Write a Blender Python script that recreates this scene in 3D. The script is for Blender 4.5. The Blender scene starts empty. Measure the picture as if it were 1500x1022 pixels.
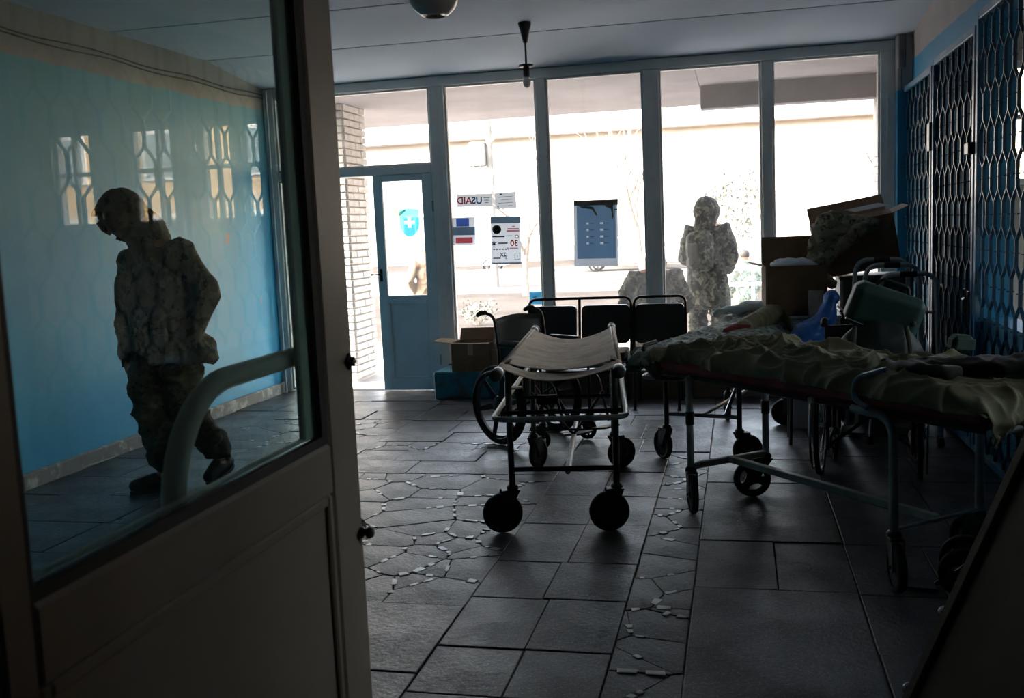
import bpy, bmesh, math, random
from mathutils import Vector, Matrix, Quaternion, noise
PI = math.pi
random.seed(7)
SC = bpy.context.scene
COL = SC.collection

# ------------------------------------------------------------------ camera, sky, sun, exposure
cam_d = bpy.data.cameras.new('camera')
cam_d.sensor_width = 36.0
cam_d.lens = 35.0
cam_d.clip_start = 0.05
cam_d.clip_end = 400
cam_d.dof.use_dof = True
cam_d.dof.focus_distance = 5.6
cam_d.dof.aperture_fstop = 7.1
cam = bpy.data.objects.new('camera', cam_d)
COL.objects.link(cam)
cam.matrix_world = Matrix(((0.97461, 0.01517, 0.22338, 0.0),
                           (0.21902, 0.12535, -0.96764, 0.0),
                           (-0.04260, 0.99199, 0.11886, 1.5),
                           (0, 0, 0, 1)))
_m = cam.matrix_world.to_3x3()
_q = _m.to_quaternion().normalized()
cam.matrix_world = Matrix.Translation((0, 0, 1.5)) @ _q.to_matrix().to_4x4()
SC.camera = cam

world = bpy.data.worlds.new('sky')
SC.world = world
world.use_nodes = True
wn = world.node_tree.nodes
wl = world.node_tree.links
wn.clear()
w_out = wn.new('ShaderNodeOutputWorld')
w_bg = wn.new('ShaderNodeBackground')
w_sky = wn.new('ShaderNodeTexSky')
w_sky.sky_type = 'NISHITA'
w_sky.sun_disc = False
w_sky.sun_elevation = math.radians(34)
w_sky.sun_rotation = math.radians(250)
w_sky.air_density = 1.3
w_sky.dust_density = 8.0
w_bg.inputs['Strength'].default_value = 1.35
w_hz = wn.new('ShaderNodeHueSaturation')                     # thin high haze pales the blue
w_hz.inputs['Saturation'].default_value = 0.5
wl.new(w_sky.outputs[0], w_hz.inputs['Color'])
wl.new(w_hz.outputs[0], w_bg.inputs['Color'])
wl.new(w_bg.outputs[0], w_out.inputs['Surface'])

sun_d = bpy.data.lights.new('sun', 'SUN')
sun_d.energy = 0.7
sun_d.color = (1.0, 0.95, 0.88)
sun_d.angle = math.radians(0.6)
sun = bpy.data.objects.new('sun', sun_d)
COL.objects.link(sun)
_s = Vector((-0.78, -0.36, 0.56)).normalized()          # towards the sun: low, behind and left of the porch
sun.rotation_euler = _s.to_track_quat('Z', 'Y').to_euler()
sun.location = (-20, -6, 14)

SC.view_settings.view_transform = 'Standard'
SC.view_settings.look = 'None'
SC.view_settings.gamma = 1.0
SC.view_settings.use_curve_mapping = False
SC.view_settings.exposure = 1.5

# ------------------------------------------------------------------ helpers
def lin(h):
    h = h.lstrip('#')
    r = []
    for i in (0, 2, 4):
        v = int(h[i:i+2], 16) / 255
        r.append(v / 12.92 if v <= 0.04045 else ((v + 0.055) / 1.055) ** 2.4)
    return (r[0], r[1], r[2], 1.0)

def new_mat(name):
    m = bpy.data.materials.new(name)
    m.use_nodes = True
    nt = m.node_tree
    b = nt.nodes['Principled BSDF']
    return m, nt, b

def noise_fac(nt, scale, detail=5, lo=0.35, hi=0.65, coord='Object', rough=0.6, stretch=None):
    tc = nt.nodes.new('ShaderNodeTexCoord')
    n = nt.nodes.new('ShaderNodeTexNoise')
    n.inputs['Scale'].default_value = scale
    n.inputs['Detail'].default_value = detail
    n.inputs['Roughness'].default_value = rough
    src = tc.outputs[coord]
    if stretch:
        mp = nt.nodes.new('ShaderNodeMapping')
        mp.inputs['Scale'].default_value = stretch
        nt.links.new(src, mp.inputs[0])
        src = mp.outputs[0]
    nt.links.new(src, n.inputs['Vector'])
    r = nt.nodes.new('ShaderNodeMapRange')
    r.inputs[1].default_value = lo
    r.inputs[2].default_value = hi
    nt.links.new(n.outputs['Fac'], r.inputs[0])
    return r.outputs[0]

def mixc(nt, fac, a, b):
    mx = nt.nodes.new('ShaderNodeMix')
    mx.data_type = 'RGBA'
    for sock, v in ((mx.inputs[6], a), (mx.inputs[7], b)):
        if isinstance(v, tuple):
            sock.default_value = v
        else:
            nt.links.new(v, sock)
    if isinstance(fac, (int, float)):
        mx.inputs[0].default_value = fac
    else:
        nt.links.new(fac, mx.inputs[0])
    return mx.outputs[2]

def add_bump(nt, b, scale, strength, dist=0.01, stretch=None, detail=6):
    f = noise_fac(nt, scale, detail, 0.0, 1.0, stretch=stretch)
    bp = nt.nodes.new('ShaderNodeBump')
    bp.inputs['Strength'].default_value = strength
    bp.inputs['Distance'].default_value = dist
    nt.links.new(f, bp.inputs['Height'])
    nt.links.new(bp.outputs[0], b.inputs['Normal'])

MATS = {}
def M(name, c1='#808080', c2=None, scale=6, rough=0.6, metal=0.0, bump=0.0, bscale=60, lo=0.35, hi=0.65, spec=0.5, stretch=None):
    if name in MATS:
        return MATS[name]
    m, nt, b = new_mat(name)
    b.inputs['Roughness'].default_value = rough
    b.inputs['Metallic'].default_value = metal
    b.inputs['Specular IOR Level'].default_value = spec
    if c2:
        f = noise_fac(nt, scale, 6, lo, hi, stretch=stretch)
        nt.links.new(mixc(nt, f, lin(c1), lin(c2)), b.inputs['Base Color'])
    else:
        f = noise_fac(nt, scale, 4, 0.2, 0.8)
        c = lin(c1)
        d = tuple(x * 0.82 for x in c[:3]) + (1,)
        nt.links.new(mixc(nt, f, c, d), b.inputs['Base Color'])
    if bump:
        add_bump(nt, b, bscale, bump)
    MATS[name] = m
    return m

def camo(name, cols, scale=9, rough=0.9, bump=0.25):
    m, nt, b = new_mat(name)
    b.inputs['Roughness'].default_value = rough
    b.inputs['Specular IOR Level'].default_value = 0.2
    f1 = noise_fac(nt, scale, 4, 0.50, 0.53, stretch=(1, 1, 1.3))
    f2 = noise_fac(nt, scale * 1.9, 4, 0.54, 0.57, stretch=(1.2, 0.9, 1))
    f3 = noise_fac(nt, scale * 3.1, 3, 0.57, 0.60)
    c = mixc(nt, f1, lin(cols[0]), lin(cols[1]))
    c = mixc(nt, f2, c, lin(cols[2]))
    c = mixc(nt, f3, c, lin(cols[3]))
    nt.links.new(c, b.inputs['Base Color'])
    if bump:
        add_bump(nt, b, 180, bump, 0.004)
    MATS[name] = m
    return m

class MB:
    """collects shapes; build() links them as ONE mesh object"""
    def __init__(self):
        self.v = []
        self.f = []
        self.sm = []
    def add(self, vs, fs, smooth=False):
        o = len(self.v)
        self.v += [Vector(p) for p in vs]
        self.f += [tuple(i + o for i in q) for q in fs]
        self.sm += [smooth] * len(fs)
        return self
    def box(self, c, s, rot=None, bev=0.0):
        """bevelled box: centre, size, optional rotation matrix"""
        hx, hy, hz = s[0] / 2, s[1] / 2, s[2] / 2
        b = min(bev, hx * 0.9, hy * 0.9, hz * 0.9)
        c = Vector(c)
        if b <= 0:
            vs = [Vector((x * hx, y * hy, z * hz)) for x in (-1, 1) for y in (-1, 1) for z in (-1, 1)]
            fs = [(0, 1, 3, 2), (4, 6, 7, 5), (0, 4, 5, 1), (2, 3, 7, 6), (0, 2, 6, 4), (1, 5, 7, 3)]
        else:
            vs = []
            for x in (-1, 1):
                for y in (-1, 1):
                    for z in (-1, 1):
                        vs.append(Vector((x * hx, y * (hy - b), z * (hz - b))))
                        vs.append(Vector((x * (hx - b), y * hy, z * (hz - b))))
                        vs.append(Vector((x * (hx - b), y * (hy - b), z * hz)))
            def I(x, y, z, k): return ((x * 2 + y) * 2 + z) * 3 + k
            fs = [(I(0,0,0,0), I(0,0,1,0), I(0,1,1,0), I(0,1,0,0)), (I(1,0,0,0), I(1,1,0,0), I(1,1,1,0), I(1,0,1,0)),
                  (I(0,0,0,1), I(1,0,0,1), I(1,0,1,1), I(0,0,1,1)), (I(0,1,0,1), I(0,1,1,1), I(1,1,1,1), I(1,1,0,1)),
                  (I(0,0,0,2), I(0,1,0,2), I(1,1,0,2), I(1,0,0,2)), (I(0,0,1,2), I(1,0,1,2), I(1,1,1,2), I(0,1,1,2))]
            for a in (0, 1):
                for d in (0, 1):
                    q = [I(a, d, 0, 0), I(a, d, 1, 0), I(a, d, 1, 1), I(a, d, 0, 1)]
                    fs.append(tuple(q if (a + d) % 2 else q[::-1]))
                    q = [I(a, 0, d, 0), I(a, 1, d, 0), I(a, 1, d, 2), I(a, 0, d, 2)]
                    fs.append(tuple(q[::-1] if (a + d) % 2 else q))
                    q = [I(0, a, d, 1), I(1, a, d, 1), I(1, a, d, 2), I(0, a, d, 2)]
                    fs.append(tuple(q if (a + d) % 2 else q[::-1]))
                    for e in (0, 1):
                        q = [I(a, d, e, 0), I(a, d, e, 1), I(a, d, e, 2)]
                        fs.append(tuple(q if (a + d + e) % 2 else q[::-1]))
        if rot is not None:
            vs = [rot @ p for p in vs]
        return self.add([p + c for p in vs], fs)
    def tube(self, pts, r, n=8, closed=False, caps=True, flat=1.0, up=None):
        """round bar along a polyline; r is a number or one radius per point"""
        pts = [Vector(p) for p in pts]
        k = len(pts)
        rs = r if isinstance(r, (list, tuple)) else [r] * k
        rings = []
        prev = None
        for i, p in enumerate(pts):
            if closed:
                t = (pts[(i + 1) % k] - pts[i - 1])
            else:
                t = pts[min(i + 1, k - 1)] - pts[max(i - 1, 0)]
            if t.length < 1e-9:
                t = Vector((0, 0, 1))
            t.normalize()
            if prev is None:
                a = Vector(up) if up else (Vector((0, 0, 1)) if abs(t.z) < 0.9 else Vector((1, 0, 0)))
                u = (a - t * a.dot(t)).normalized()
            else:
                u = prev - t * prev.dot(t)
                u = u.normalized() if u.length > 1e-6 else prev
            prev = u
            w = t.cross(u)
            rings.append([p + (u * math.cos(2 * PI * j / n) + w * math.sin(2 * PI * j / n) * flat) * rs[i] for j in range(n)])
        vs = [q for rg in rings for q in rg]
        fs = []
        m = k if closed else k - 1
        for i in range(m):
            for j in range(n):
                a = i * n + j; b = i * n + (j + 1) % n
                c = ((i + 1) % k) * n + (j + 1) % n; d = ((i + 1) % k) * n + j
                fs.append((a, b, c, d))
        self.add(vs, fs, True)
        if caps and not closed:
            self.add(rings[0], [tuple(range(n))[::-1]])
            self.add(rings[-1], [tuple(range(n))])
        return self
    def cap(self, pts, rs, n=14, flat=1.0, up=None):
        """closed sausage with rounded ends"""
        pts = [Vector(p) for p in pts]
        a = (pts[0] - pts[1]).normalized(); b = (pts[-1] - pts[-2]).normalized()
        P, R = [], []
        for q in (1.0, 0.92, 0.7, 0.38):
            P.append(pts[0] + a * rs[0] * q); R.append(rs[0] * math.sqrt(max(0.0004, 1 - q * q)))
        P += pts; R += list(rs)
        for q in (0.38, 0.7, 0.92, 1.0):
            P.append(pts[-1] + b * rs[-1] * q); R.append(rs[-1] * math.sqrt(max(0.0004, 1 - q * q)))
        return self.tube(P, R, n, flat=flat, up=up)
    def lathe(self, prof, c=(0, 0, 0), axis=(0, 0, 1), n=20, smooth=True):
        """prof: (radius, height) pairs"""
        ax = Vector(axis).normalized()
        a = Vector((0, 0, 1)) if abs(ax.z) < 0.9 else Vector((1, 0, 0))
        u = (a - ax * a.dot(ax)).normalized(); w = ax.cross(u)
        c = Vector(c)
        vs = [c + ax * h + (u * math.cos(2 * PI * j / n) + w * math.sin(2 * PI * j / n)) * r for r, h in prof for j in range(n)]
        fs = []
        for i in range(len(prof) - 1):
            for j in range(n):
                fs.append((i * n + j, i * n + (j + 1) % n, (i + 1) * n + (j + 1) % n, (i + 1) * n + j))
        return self.add(vs, fs, smooth)
    def prism(self, poly, vec, smooth=False):
        """polygon (3D points) pushed along vec"""
        poly = [Vector(p) for p in poly]; vec = Vector(vec); n = len(poly)
        vs = poly + [p + vec for p in poly]
        fs = [tuple(range(n))[::-1], tuple(range(n, 2 * n))]
        fs += [(i, (i + 1) % n, n + (i + 1) % n, n + i) for i in range(n)]
        return self.add(vs, fs, smooth)
    def ell(self, c, r, n=16, m=10, rot=None):
        c = Vector(c)
        vs = []
        for i in range(m + 1):
            t = PI * i / m
            rr = max(math.sin(t), 0.01)
            for j in range(n):
                p = Vector((r[0] * rr * math.cos(2 * PI * j / n), r[1] * rr * math.sin(2 * PI * j / n), -r[2] * math.cos(t)))
                vs.append(c + (rot @ p if rot is not None else p))
        fs = [(i * n + j, i * n + (j + 1) % n, (i + 1) * n + (j + 1) % n, (i + 1) * n + j) for i in range(m) for j in range(n)]
        fs += [tuple(range(n))[::-1], tuple(range(m * n, m * n + n))]
        return self.add(vs, fs, True)
    def mesh(self, name):
        me = bpy.data.meshes.new(name)
        me.from_pydata([tuple(p) for p in self.v], [], self.f)
        me.polygons.foreach_set('use_smooth', self.sm)
        bm = bmesh.new(); bm.from_mesh(me)
        bmesh.ops.recalc_face_normals(bm, faces=bm.faces)
        bm.to_mesh(me); bm.free()
        me.update()
        return me
    def build(self, name, mat, parent=None, loc=None, **kw):
        return link(name, self.mesh(name), mat, parent, loc, **kw)

def link(name, me, mat, parent=None, loc=None, **kw):
    o = bpy.data.objects.new(name, me)
    COL.objects.link(o)
    if mat is not None and len(me.materials) == 0:
        me.materials.append(mat)
    if parent is not None:
        o.parent = parent
    if loc is not None:
        o.location = loc
    for k, v in kw.items():
        o[k] = v
    return o

def thing(name, label, cat, loc=(0, 0, 0), rz=0.0, group=None, rot=None):
    o = bpy.data.objects.new(name, None)
    o.empty_display_size = 0.1
    COL.objects.link(o)
    o.location = loc
    o.rotation_euler = rot if rot else (0, 0, rz)
    o['label'] = label; o['category'] = cat
    if group:
        o['group'] = group
    return o

def tag(o, label, cat, group=None):
    o['label'] = label; o['category'] = cat
    if group:
        o['group'] = group
    return o

def struct(o):
    o['kind'] = 'structure'
    return o

def arc(c, r, a0, a1, n, u, w):
    c = Vector(c); u = Vector(u); w = Vector(w)
    return [c + (u * math.cos(a0 + (a1 - a0) * i / n) + w * math.sin(a0 + (a1 - a0) * i / n)) * r for i in range(n + 1)]

def rounded(pts, r, n=5, closed=False):
    """polyline with rounded corners"""
    pts = [Vector(p) for p in pts]
    out = []
    k = len(pts)
    for i in range(k):
        if not closed and i in (0, k - 1):
            out.append(pts[i]); continue
        p = pts[i]; a = pts[i - 1] - p; b = pts[(i + 1) % k] - p
        d = min(r, a.length * 0.45, b.length * 0.45)
        pa = p + a.normalized() * d; pb = p + b.normalized() * d
        for j in range(n + 1):
            t = j / n
            out.append(pa * (1 - t) ** 2 + p * 2 * t * (1 - t) + pb * t * t)
    return out

def displace(me, fn):
    me.update()
    nr = [Vector(x.vector) for x in me.vertex_normals]
    for v, n in zip(me.vertices, nr):
        v.co = v.co + n * fn(v.co)
    me.update()

def remeshed(mb, name, voxel, smooth=6, fac=0.5):
    """union of overlapping closed shapes as one continuous skin"""
    me = mb.mesh(name + '_src')
    o = bpy.data.objects.new(name + '_src', me)
    COL.objects.link(o)
    r = o.modifiers.new('r', 'REMESH'); r.mode = 'VOXEL'; r.voxel_size = voxel; r.use_smooth_shade = True
    s = o.modifiers.new('s', 'SMOOTH'); s.factor = fac; s.iterations = smooth
    dg = bpy.context.evaluated_depsgraph_get()
    dg.update()
    out = bpy.data.meshes.new_from_object(o.evaluated_get(dg))
    bpy.data.objects.remove(o)
    out.name = name
    out.materials.clear()
    for p in out.polygons:
        p.use_smooth = True
    return out

def text_mesh(body, size, mirrored=False, bold=0.0):
    cu = bpy.data.curves.new('lettering', 'FONT')
    cu.body = body; cu.size = size; cu.align_x = 'CENTER'; cu.align_y = 'CENTER'
    cu.extrude = 0.0006; cu.offset = bold; cu.resolution_u = 3
    o = bpy.data.objects.new('lettering', cu)
    COL.objects.link(o)
    dg = bpy.context.evaluated_depsgraph_get(); dg.update()
    me = bpy.data.meshes.new_from_object(o.evaluated_get(dg))
    bpy.data.objects.remove(o)
    for v in me.vertices:
        x, y, z = v.co
        v.co = ((-x if mirrored else x), -z, y)        # stands in the xz plane, read from -y
    me.update()
    me.materials.clear()
    return me

def lettering(body, size, x, z, y, mat, parent, mirrored=True, bold=0.0):
    return link('lettering', text_mesh(body, size, mirrored, bold), mat, parent, (x, y, z))
# ------------------------------------------------------------------ materials
steel = M('worn_grey_enamel', '#8b8f8c', '#5d5f5b', 14, 0.42, 0.0, 0.08, 90, 0.45, 0.75)
dark_steel = M('dark_enamel', '#3a3a3a', '#262523', 14, 0.4, 0.3)
chrome = M('chrome_tube', '#b9bcc0', None, 5, 0.22, 1.0)
black_metal = M('black_metal', '#141414', '#1e1c1a', 10, 0.38, 0.4)
rubber = M('black_rubber', '#0d0d0d', '#17171a', 20, 0.75)
wheel_grey = M('grey_wheel_plastic', '#2d2d2c', '#232322', 12, 0.55)
vinyl = M('black_vinyl', '#121214', '#1a191a', 9, 0.42, 0, 0.1, 200)
canvas = M('tan_canvas', '#bfae98', '#937b68', 7, 0.9, 0, 0.35, 160, 0.4, 0.68, 0.2)
blanket = M('olive_blanket_cloth', '#848062', '#6f6b51', 5, 0.8, 0, 0.15, 240, 0.35, 0.65, 0.25)
red_pad = M('red_mattress_vinyl', '#9a2219', '#6e1813', 8, 0.55)
camo_in = camo('woodland_camouflage', ['#6b6453', '#57513f', '#786f5b', '#443e32'], 6)
camo_jacket = camo('faded_camouflage', ['#98907a', '#7d7760', '#a9a088', '#5f594a'], 7)
camo_quilt = camo('grey_green_camouflage', ['#7f897c', '#5c675e', '#9b9e91', '#434b45'], 8)
camo_out = camo('pixel_camouflage', ['#2c2d26', '#10110c', '#4a493d', '#0c0d0a'], 9, 0.9, 0.0)
khaki = M('khaki_cloth', '#5c4a36', '#49392a', 8, 0.9, 0, 0.15, 120)
dark_cloth = M('dark_cloth', '#2a2622', '#1f1c19', 8, 0.9, 0, 0.15, 120)
trouser_cloth = camo('dark_camouflage', ['#56503f', '#464033', '#625a49', '#38332a'], 7)
boot_leather = M('black_boot_leather', '#161412', '#221d19', 10, 0.5, 0, 0.1, 90)
skin = M('skin', '#b07a5d', '#a06c52', 12, 0.55)
knit_grey = M('grey_knit', '#4a4a4c', '#3b3b3d', 40, 0.95, 0, 0.4, 220)
cardboard = M('brown_cardboard', '#8a7058', '#745d48', 5, 0.85, 0, 0.1, 120, 0.35, 0.65, 0.2)
cardboard_pale = M('pale_cardboard', '#a89c8a', '#958a79', 5, 0.85, 0, 0.1, 120, 0.35, 0.65, 0.2)
tape = M('packing_tape', '#b6aa97', None, 5, 0.35)
white_plastic = M('white_plastic', '#c5ccd2', '#b4bbc0', 6, 0.4)
pale_board = M('scuffed_pale_board', '#b9b2a5', '#857c6f', 9, 0.6, 0, 0.1, 60, 0.45, 0.7)
green_bag = M('dark_green_nylon', '#123a34', '#0e2e29', 9, 0.6, 0, 0.1, 220)
green_black = M('black_green_nylon', '#0f1d1b', '#0c1514', 9, 0.6, 0, 0.1, 220)
blue_bag = M('blue_plastic_sack', '#2a6ec6', '#205ca8', 6, 0.35, 0, 0.4, 14)
frame_paint = M('grey_blue_frame_paint', '#dfe0de', '#d2d4d2', 5, 0.5, 0, 0.05, 60, 0.3, 0.7)
door_paint = M('pale_blue_door_paint', '#cfdfe5', '#c1d2d9', 5, 0.5, 0, 0.05, 60, 0.3, 0.7)
door_cream = M('cream_door_enamel', '#9a8d80', '#8e8174', 4, 0.45, 0, 0.04, 50, 0.3, 0.7)
gasket = M('black_gasket', '#0f1010', None, 5, 0.6)
grille_paint = M('dark_blue_grille_paint', '#235672', '#1c465e', 9, 0.35, 0, 0.1, 60)
grille_frame = M('blue_grille_frame', '#2a6c92', '#8e9a98', 3, 0.35, 0, 0.1, 60, 0.5, 0.72)
teal_boards = M('dark_teal_boards', '#145068', '#0f4257', 5, 0.85, 0, 0.1, 30, spec=0.1)
chalk = M('white_paint_brick', '#c9c6c2', '#a9a39d', 7, 0.85, 0, 0.3, 50)
plaster = M('porch_plaster', '#b4a69a', '#a3968b', 4, 0.85, 0, 0.15, 30)
soffit = M('porch_soffit', '#8f8a8c', '#7d787a', 1.2, 0.85, 0, 0.1, 20)
ground_m = M('dusty_ground', '#3e3834', '#26211e', 0.8, 0.95, 0, 0.5, 9, 0.3, 0.7, 0.05)
asphalt = M('pale_road', '#4a4744', '#403d3a', 1.4, 0.95, 0, 0.2, 30, 0.3, 0.7, 0.1)
kerb_m = M('concrete_kerb', '#7d7771', '#67615b', 3, 0.9, 0, 0.2, 30)
facade_m = M('far_render', '#cfc8bf', '#c3bbb1', 1.0, 0.9)
far_glass = M('far_window_glass', '#7e888f', None, 2, 0.15)
roof_m = M('far_roof', '#b5aca6', '#a39a93', 2, 0.9)
bark = M('bark', '#94887b', '#7b6f64', 9, 0.95, 0, 0.4, 40)
leafy = M('dry_foliage', '#6c6a5c', '#56564a', 6, 0.9)
car_white = M('white_car_paint', '#d6d6d4', None, 3, 0.25)
car_grey = M('grey_car_paint', '#6d7276', None, 3, 0.25)
rail_white = M('white_rail_paint', '#dfe2e4', '#cfd2d4', 8, 0.4)
bulb_glass = M('frosted_bulb', '#d9d6d0', None, 4, 0.25)
opal = M('opal_lamp_glass', '#c9c4ba', '#b8b3aa', 3, 0.2)
marble = M('pale_marble_chip', '#d6d6d2', '#b4b4b0', 9, 0.3, 0, 0.1, 60)
cream_enamel = M('pale_grey_handle', '#eef2e8', '#e2e6dc', 9, 0.35)
board_dark = M('scuffed_olive_board', '#34301f', '#292617', 4, 0.9, 0, 0.1, 30, spec=0.15)
sheet_cloth = M('pale_blue_sheet', '#e6eef6', '#d3deea', 5, 0.8, 0, 0.15, 40)
for k_ in ('olive_blanket_cloth', 'tan_canvas', 'khaki_cloth', 'dark_cloth', 'woodland_camouflage', 'grey_green_camouflage', 'dark_camouflage'):
    p_ = MATS[k_].node_tree.nodes['Principled BSDF']             # brushed cloth: a soft bloom at grazing angles
    p_.inputs['Sheen Weight'].default_value = 0.15
    p_.inputs['Sheen Roughness'].default_value = 0.45
paper_ink = M('dark_ink', '#2a2d33', None, 9, 0.8)

def paper(name, c, trans=0.85):
    m, nt, b = new_mat(name)
    b.inputs['Roughness'].default_value = 0.7
    f = noise_fac(nt, 6, 4, 0.2, 0.8)
    c1 = lin(c); c2 = tuple(x * 0.9 for x in c1[:3]) + (1,)
    cc = mixc(nt, f, c1, c2)
    nt.links.new(cc, b.inputs['Base Color'])
    t = nt.nodes.new('ShaderNodeBsdfTranslucent')
    nt.links.new(cc, t.inputs['Color'])
    mx = nt.nodes.new('ShaderNodeMixShader')
    mx.inputs[0].default_value = trans
    nt.links.new(b.outputs[0], mx.inputs[1]); nt.links.new(t.outputs[0], mx.inputs[2])
    nt.links.new(mx.outputs[0], nt.nodes['Material Output'].inputs['Surface'])
    MATS[name] = m
    return m
paper_white = paper('poster_paper', '#949ba3', 0.7)


def ink(name, c, cover=0.12):
    """printing ink or film: a colour filter over the lit paper or glass, with a little body of its own"""
    m = bpy.data.materials.new(name); m.use_nodes = True
    nt = m.node_tree; nt.nodes.clear()
    out = nt.nodes.new('ShaderNodeOutputMaterial')
    tr = nt.nodes.new('ShaderNodeBsdfTransparent'); tr.inputs[0].default_value = lin(c)
    df = nt.nodes.new('ShaderNodeBsdfDiffuse'); df.inputs[0].default_value = lin(c)
    mx = nt.nodes.new('ShaderNodeMixShader'); mx.inputs[0].default_value = cover
    nt.links.new(tr.outputs[0], mx.inputs[1]); nt.links.new(df.outputs[0], mx.inputs[2])
    nt.links.new(mx.outputs[0], out.inputs['Surface'])
    MATS[name] = m
    return m
paper_navy = ink('navy_ink', '#4a66b4')
paper_slate = ink('slate_ink', '#5c7284')
paper_red = ink('red_ink', '#c4525c')
paper_pink = ink('faded_red_ink', '#d08088')
paper_blue_ink = ink('faded_blue_ink', '#5b86b0')
paper_ink_t = ink('black_ink', '#2c3238')
paper_blue = ink('blue_film', '#4aa3d8')
paper_blue_dark = ink('blue_poster_ink', '#86aaca', 0.2)
film_white = paper('white_sticker_film', '#eef4f7', 0.8)
walker_tube = M('grey_walker_enamel', '#a4a9ad', '#8f9498', 8, 0.3, 0.2)

def glass_mat(name, tint, dirt, dirt_col, ior=1.5, streak=(1.2, 1.2, 0.35), sc=3.0, lo=0.35, hi=0.75, double=True):
    """clear pane: see-through, Fresnel mirror, and a film of dust that scatters light"""
    m = bpy.data.materials.new(name); m.use_nodes = True
    nt = m.node_tree; nt.nodes.clear()
    out = nt.nodes.new('ShaderNodeOutputMaterial')
    tr = nt.nodes.new('ShaderNodeBsdfTransparent'); tr.inputs[0].default_value = lin(tint)
    gl = nt.nodes.new('ShaderNodeBsdfGlossy'); gl.inputs['Roughness'].default_value = 0.0
    fr = nt.nodes.new('ShaderNodeFresnel'); fr.inputs[0].default_value = ior
    m1 = nt.nodes.new('ShaderNodeMixShader')
    nt.links.new(fr.outputs[0], m1.inputs[0]); nt.links.new(tr.outputs[0], m1.inputs[1]); nt.links.new(gl.outputs[0], m1.inputs[2])
    tl = nt.nodes.new('ShaderNodeBsdfTranslucent'); tl.inputs[0].default_value = lin(dirt_col)
    df = nt.nodes.new('ShaderNodeBsdfDiffuse'); df.inputs[0].default_value = lin(dirt_col)
    md = nt.nodes.new('ShaderNodeMixShader'); md.inputs[0].default_value = 0.35
    nt.links.new(tl.outputs[0], md.inputs[1]); nt.links.new(df.outputs[0], md.inputs[2])
    f = noise_fac(nt, sc, 8, lo, hi, stretch=streak, rough=0.7)
    mul = nt.nodes.new('ShaderNodeMapRange'); mul.inputs[3].default_value = dirt[0]; mul.inputs[4].default_value = dirt[1]
    nt.links.new(f, mul.inputs[0])
    m2 = nt.nodes.new('ShaderNodeMixShader')
    nt.links.new(mul.outputs[0], m2.inputs[0]); nt.links.new(m1.outputs[0], m2.inputs[1]); nt.links.new(md.outputs[0], m2.inputs[2])
    nt.links.new(m2.outputs[0], out.inputs['Surface'])
    MATS[name] = m
    return m
window_glass = glass_mat('dusty_window_glass', '#f4f7f8', (0.008, 0.12), '#e9e9ea')
door_glass = glass_mat('door_glass', '#d3e4de', (0.012, 0.05), '#c9d0cc', 1.48, (0.6, 0.6, 1.2), 2.2)
clear_glass = glass_mat('clear_glass', '#f0f4f4', (0.02, 0.05), '#dcdad5')

def slab_mat(name, c1, c2, c3, rough0, rough1):
    m, nt, b = new_mat(name)
    f = noise_fac(nt, 4, 8, 0.3, 0.7)
    f2 = noise_fac(nt, 120, 3, 0.56, 0.62)
    oi = nt.nodes.new('ShaderNodeObjectInfo')
    mr = nt.nodes.new('ShaderNodeMapRange'); mr.inputs[3].default_value = 0.0; mr.inputs[4].default_value = 0.75
    nt.links.new(oi.outputs['Random'], mr.inputs[0])
    c = mixc(nt, f, lin(c1), lin(c2))
    c = mixc(nt, mr.outputs[0], c, lin(c1))
    c = mixc(nt, f2, c, lin(c3))
    nt.links.new(c, b.inputs['Base Color'])
    f3 = noise_fac(nt, 3.2, 9, 0.3, 0.7, rough=0.7)
    mr2 = nt.nodes.new('ShaderNodeMapRange'); mr2.inputs[3].default_value = rough0; mr2.inputs[4].default_value = rough1
    nt.links.new(f3, mr2.inputs[0]); nt.links.new(mr2.outputs[0], b.inputs['Roughness'])
    add_bump(nt, b, 38, 0.6, 0.008, detail=9)
    MATS[name] = m
    return m
slab_m = slab_mat('worn_stone_slab', '#45474b', '#303134', '#68686b', 0.20, 0.58)
flag_m = slab_mat('rough_flagstone', '#4b4c4f', '#363739', '#68686b', 0.26, 0.56)
mortar_m = M('dark_joint_mortar', '#232221', '#302e2c', 14, 0.85, 0, 0.3, 60)

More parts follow.
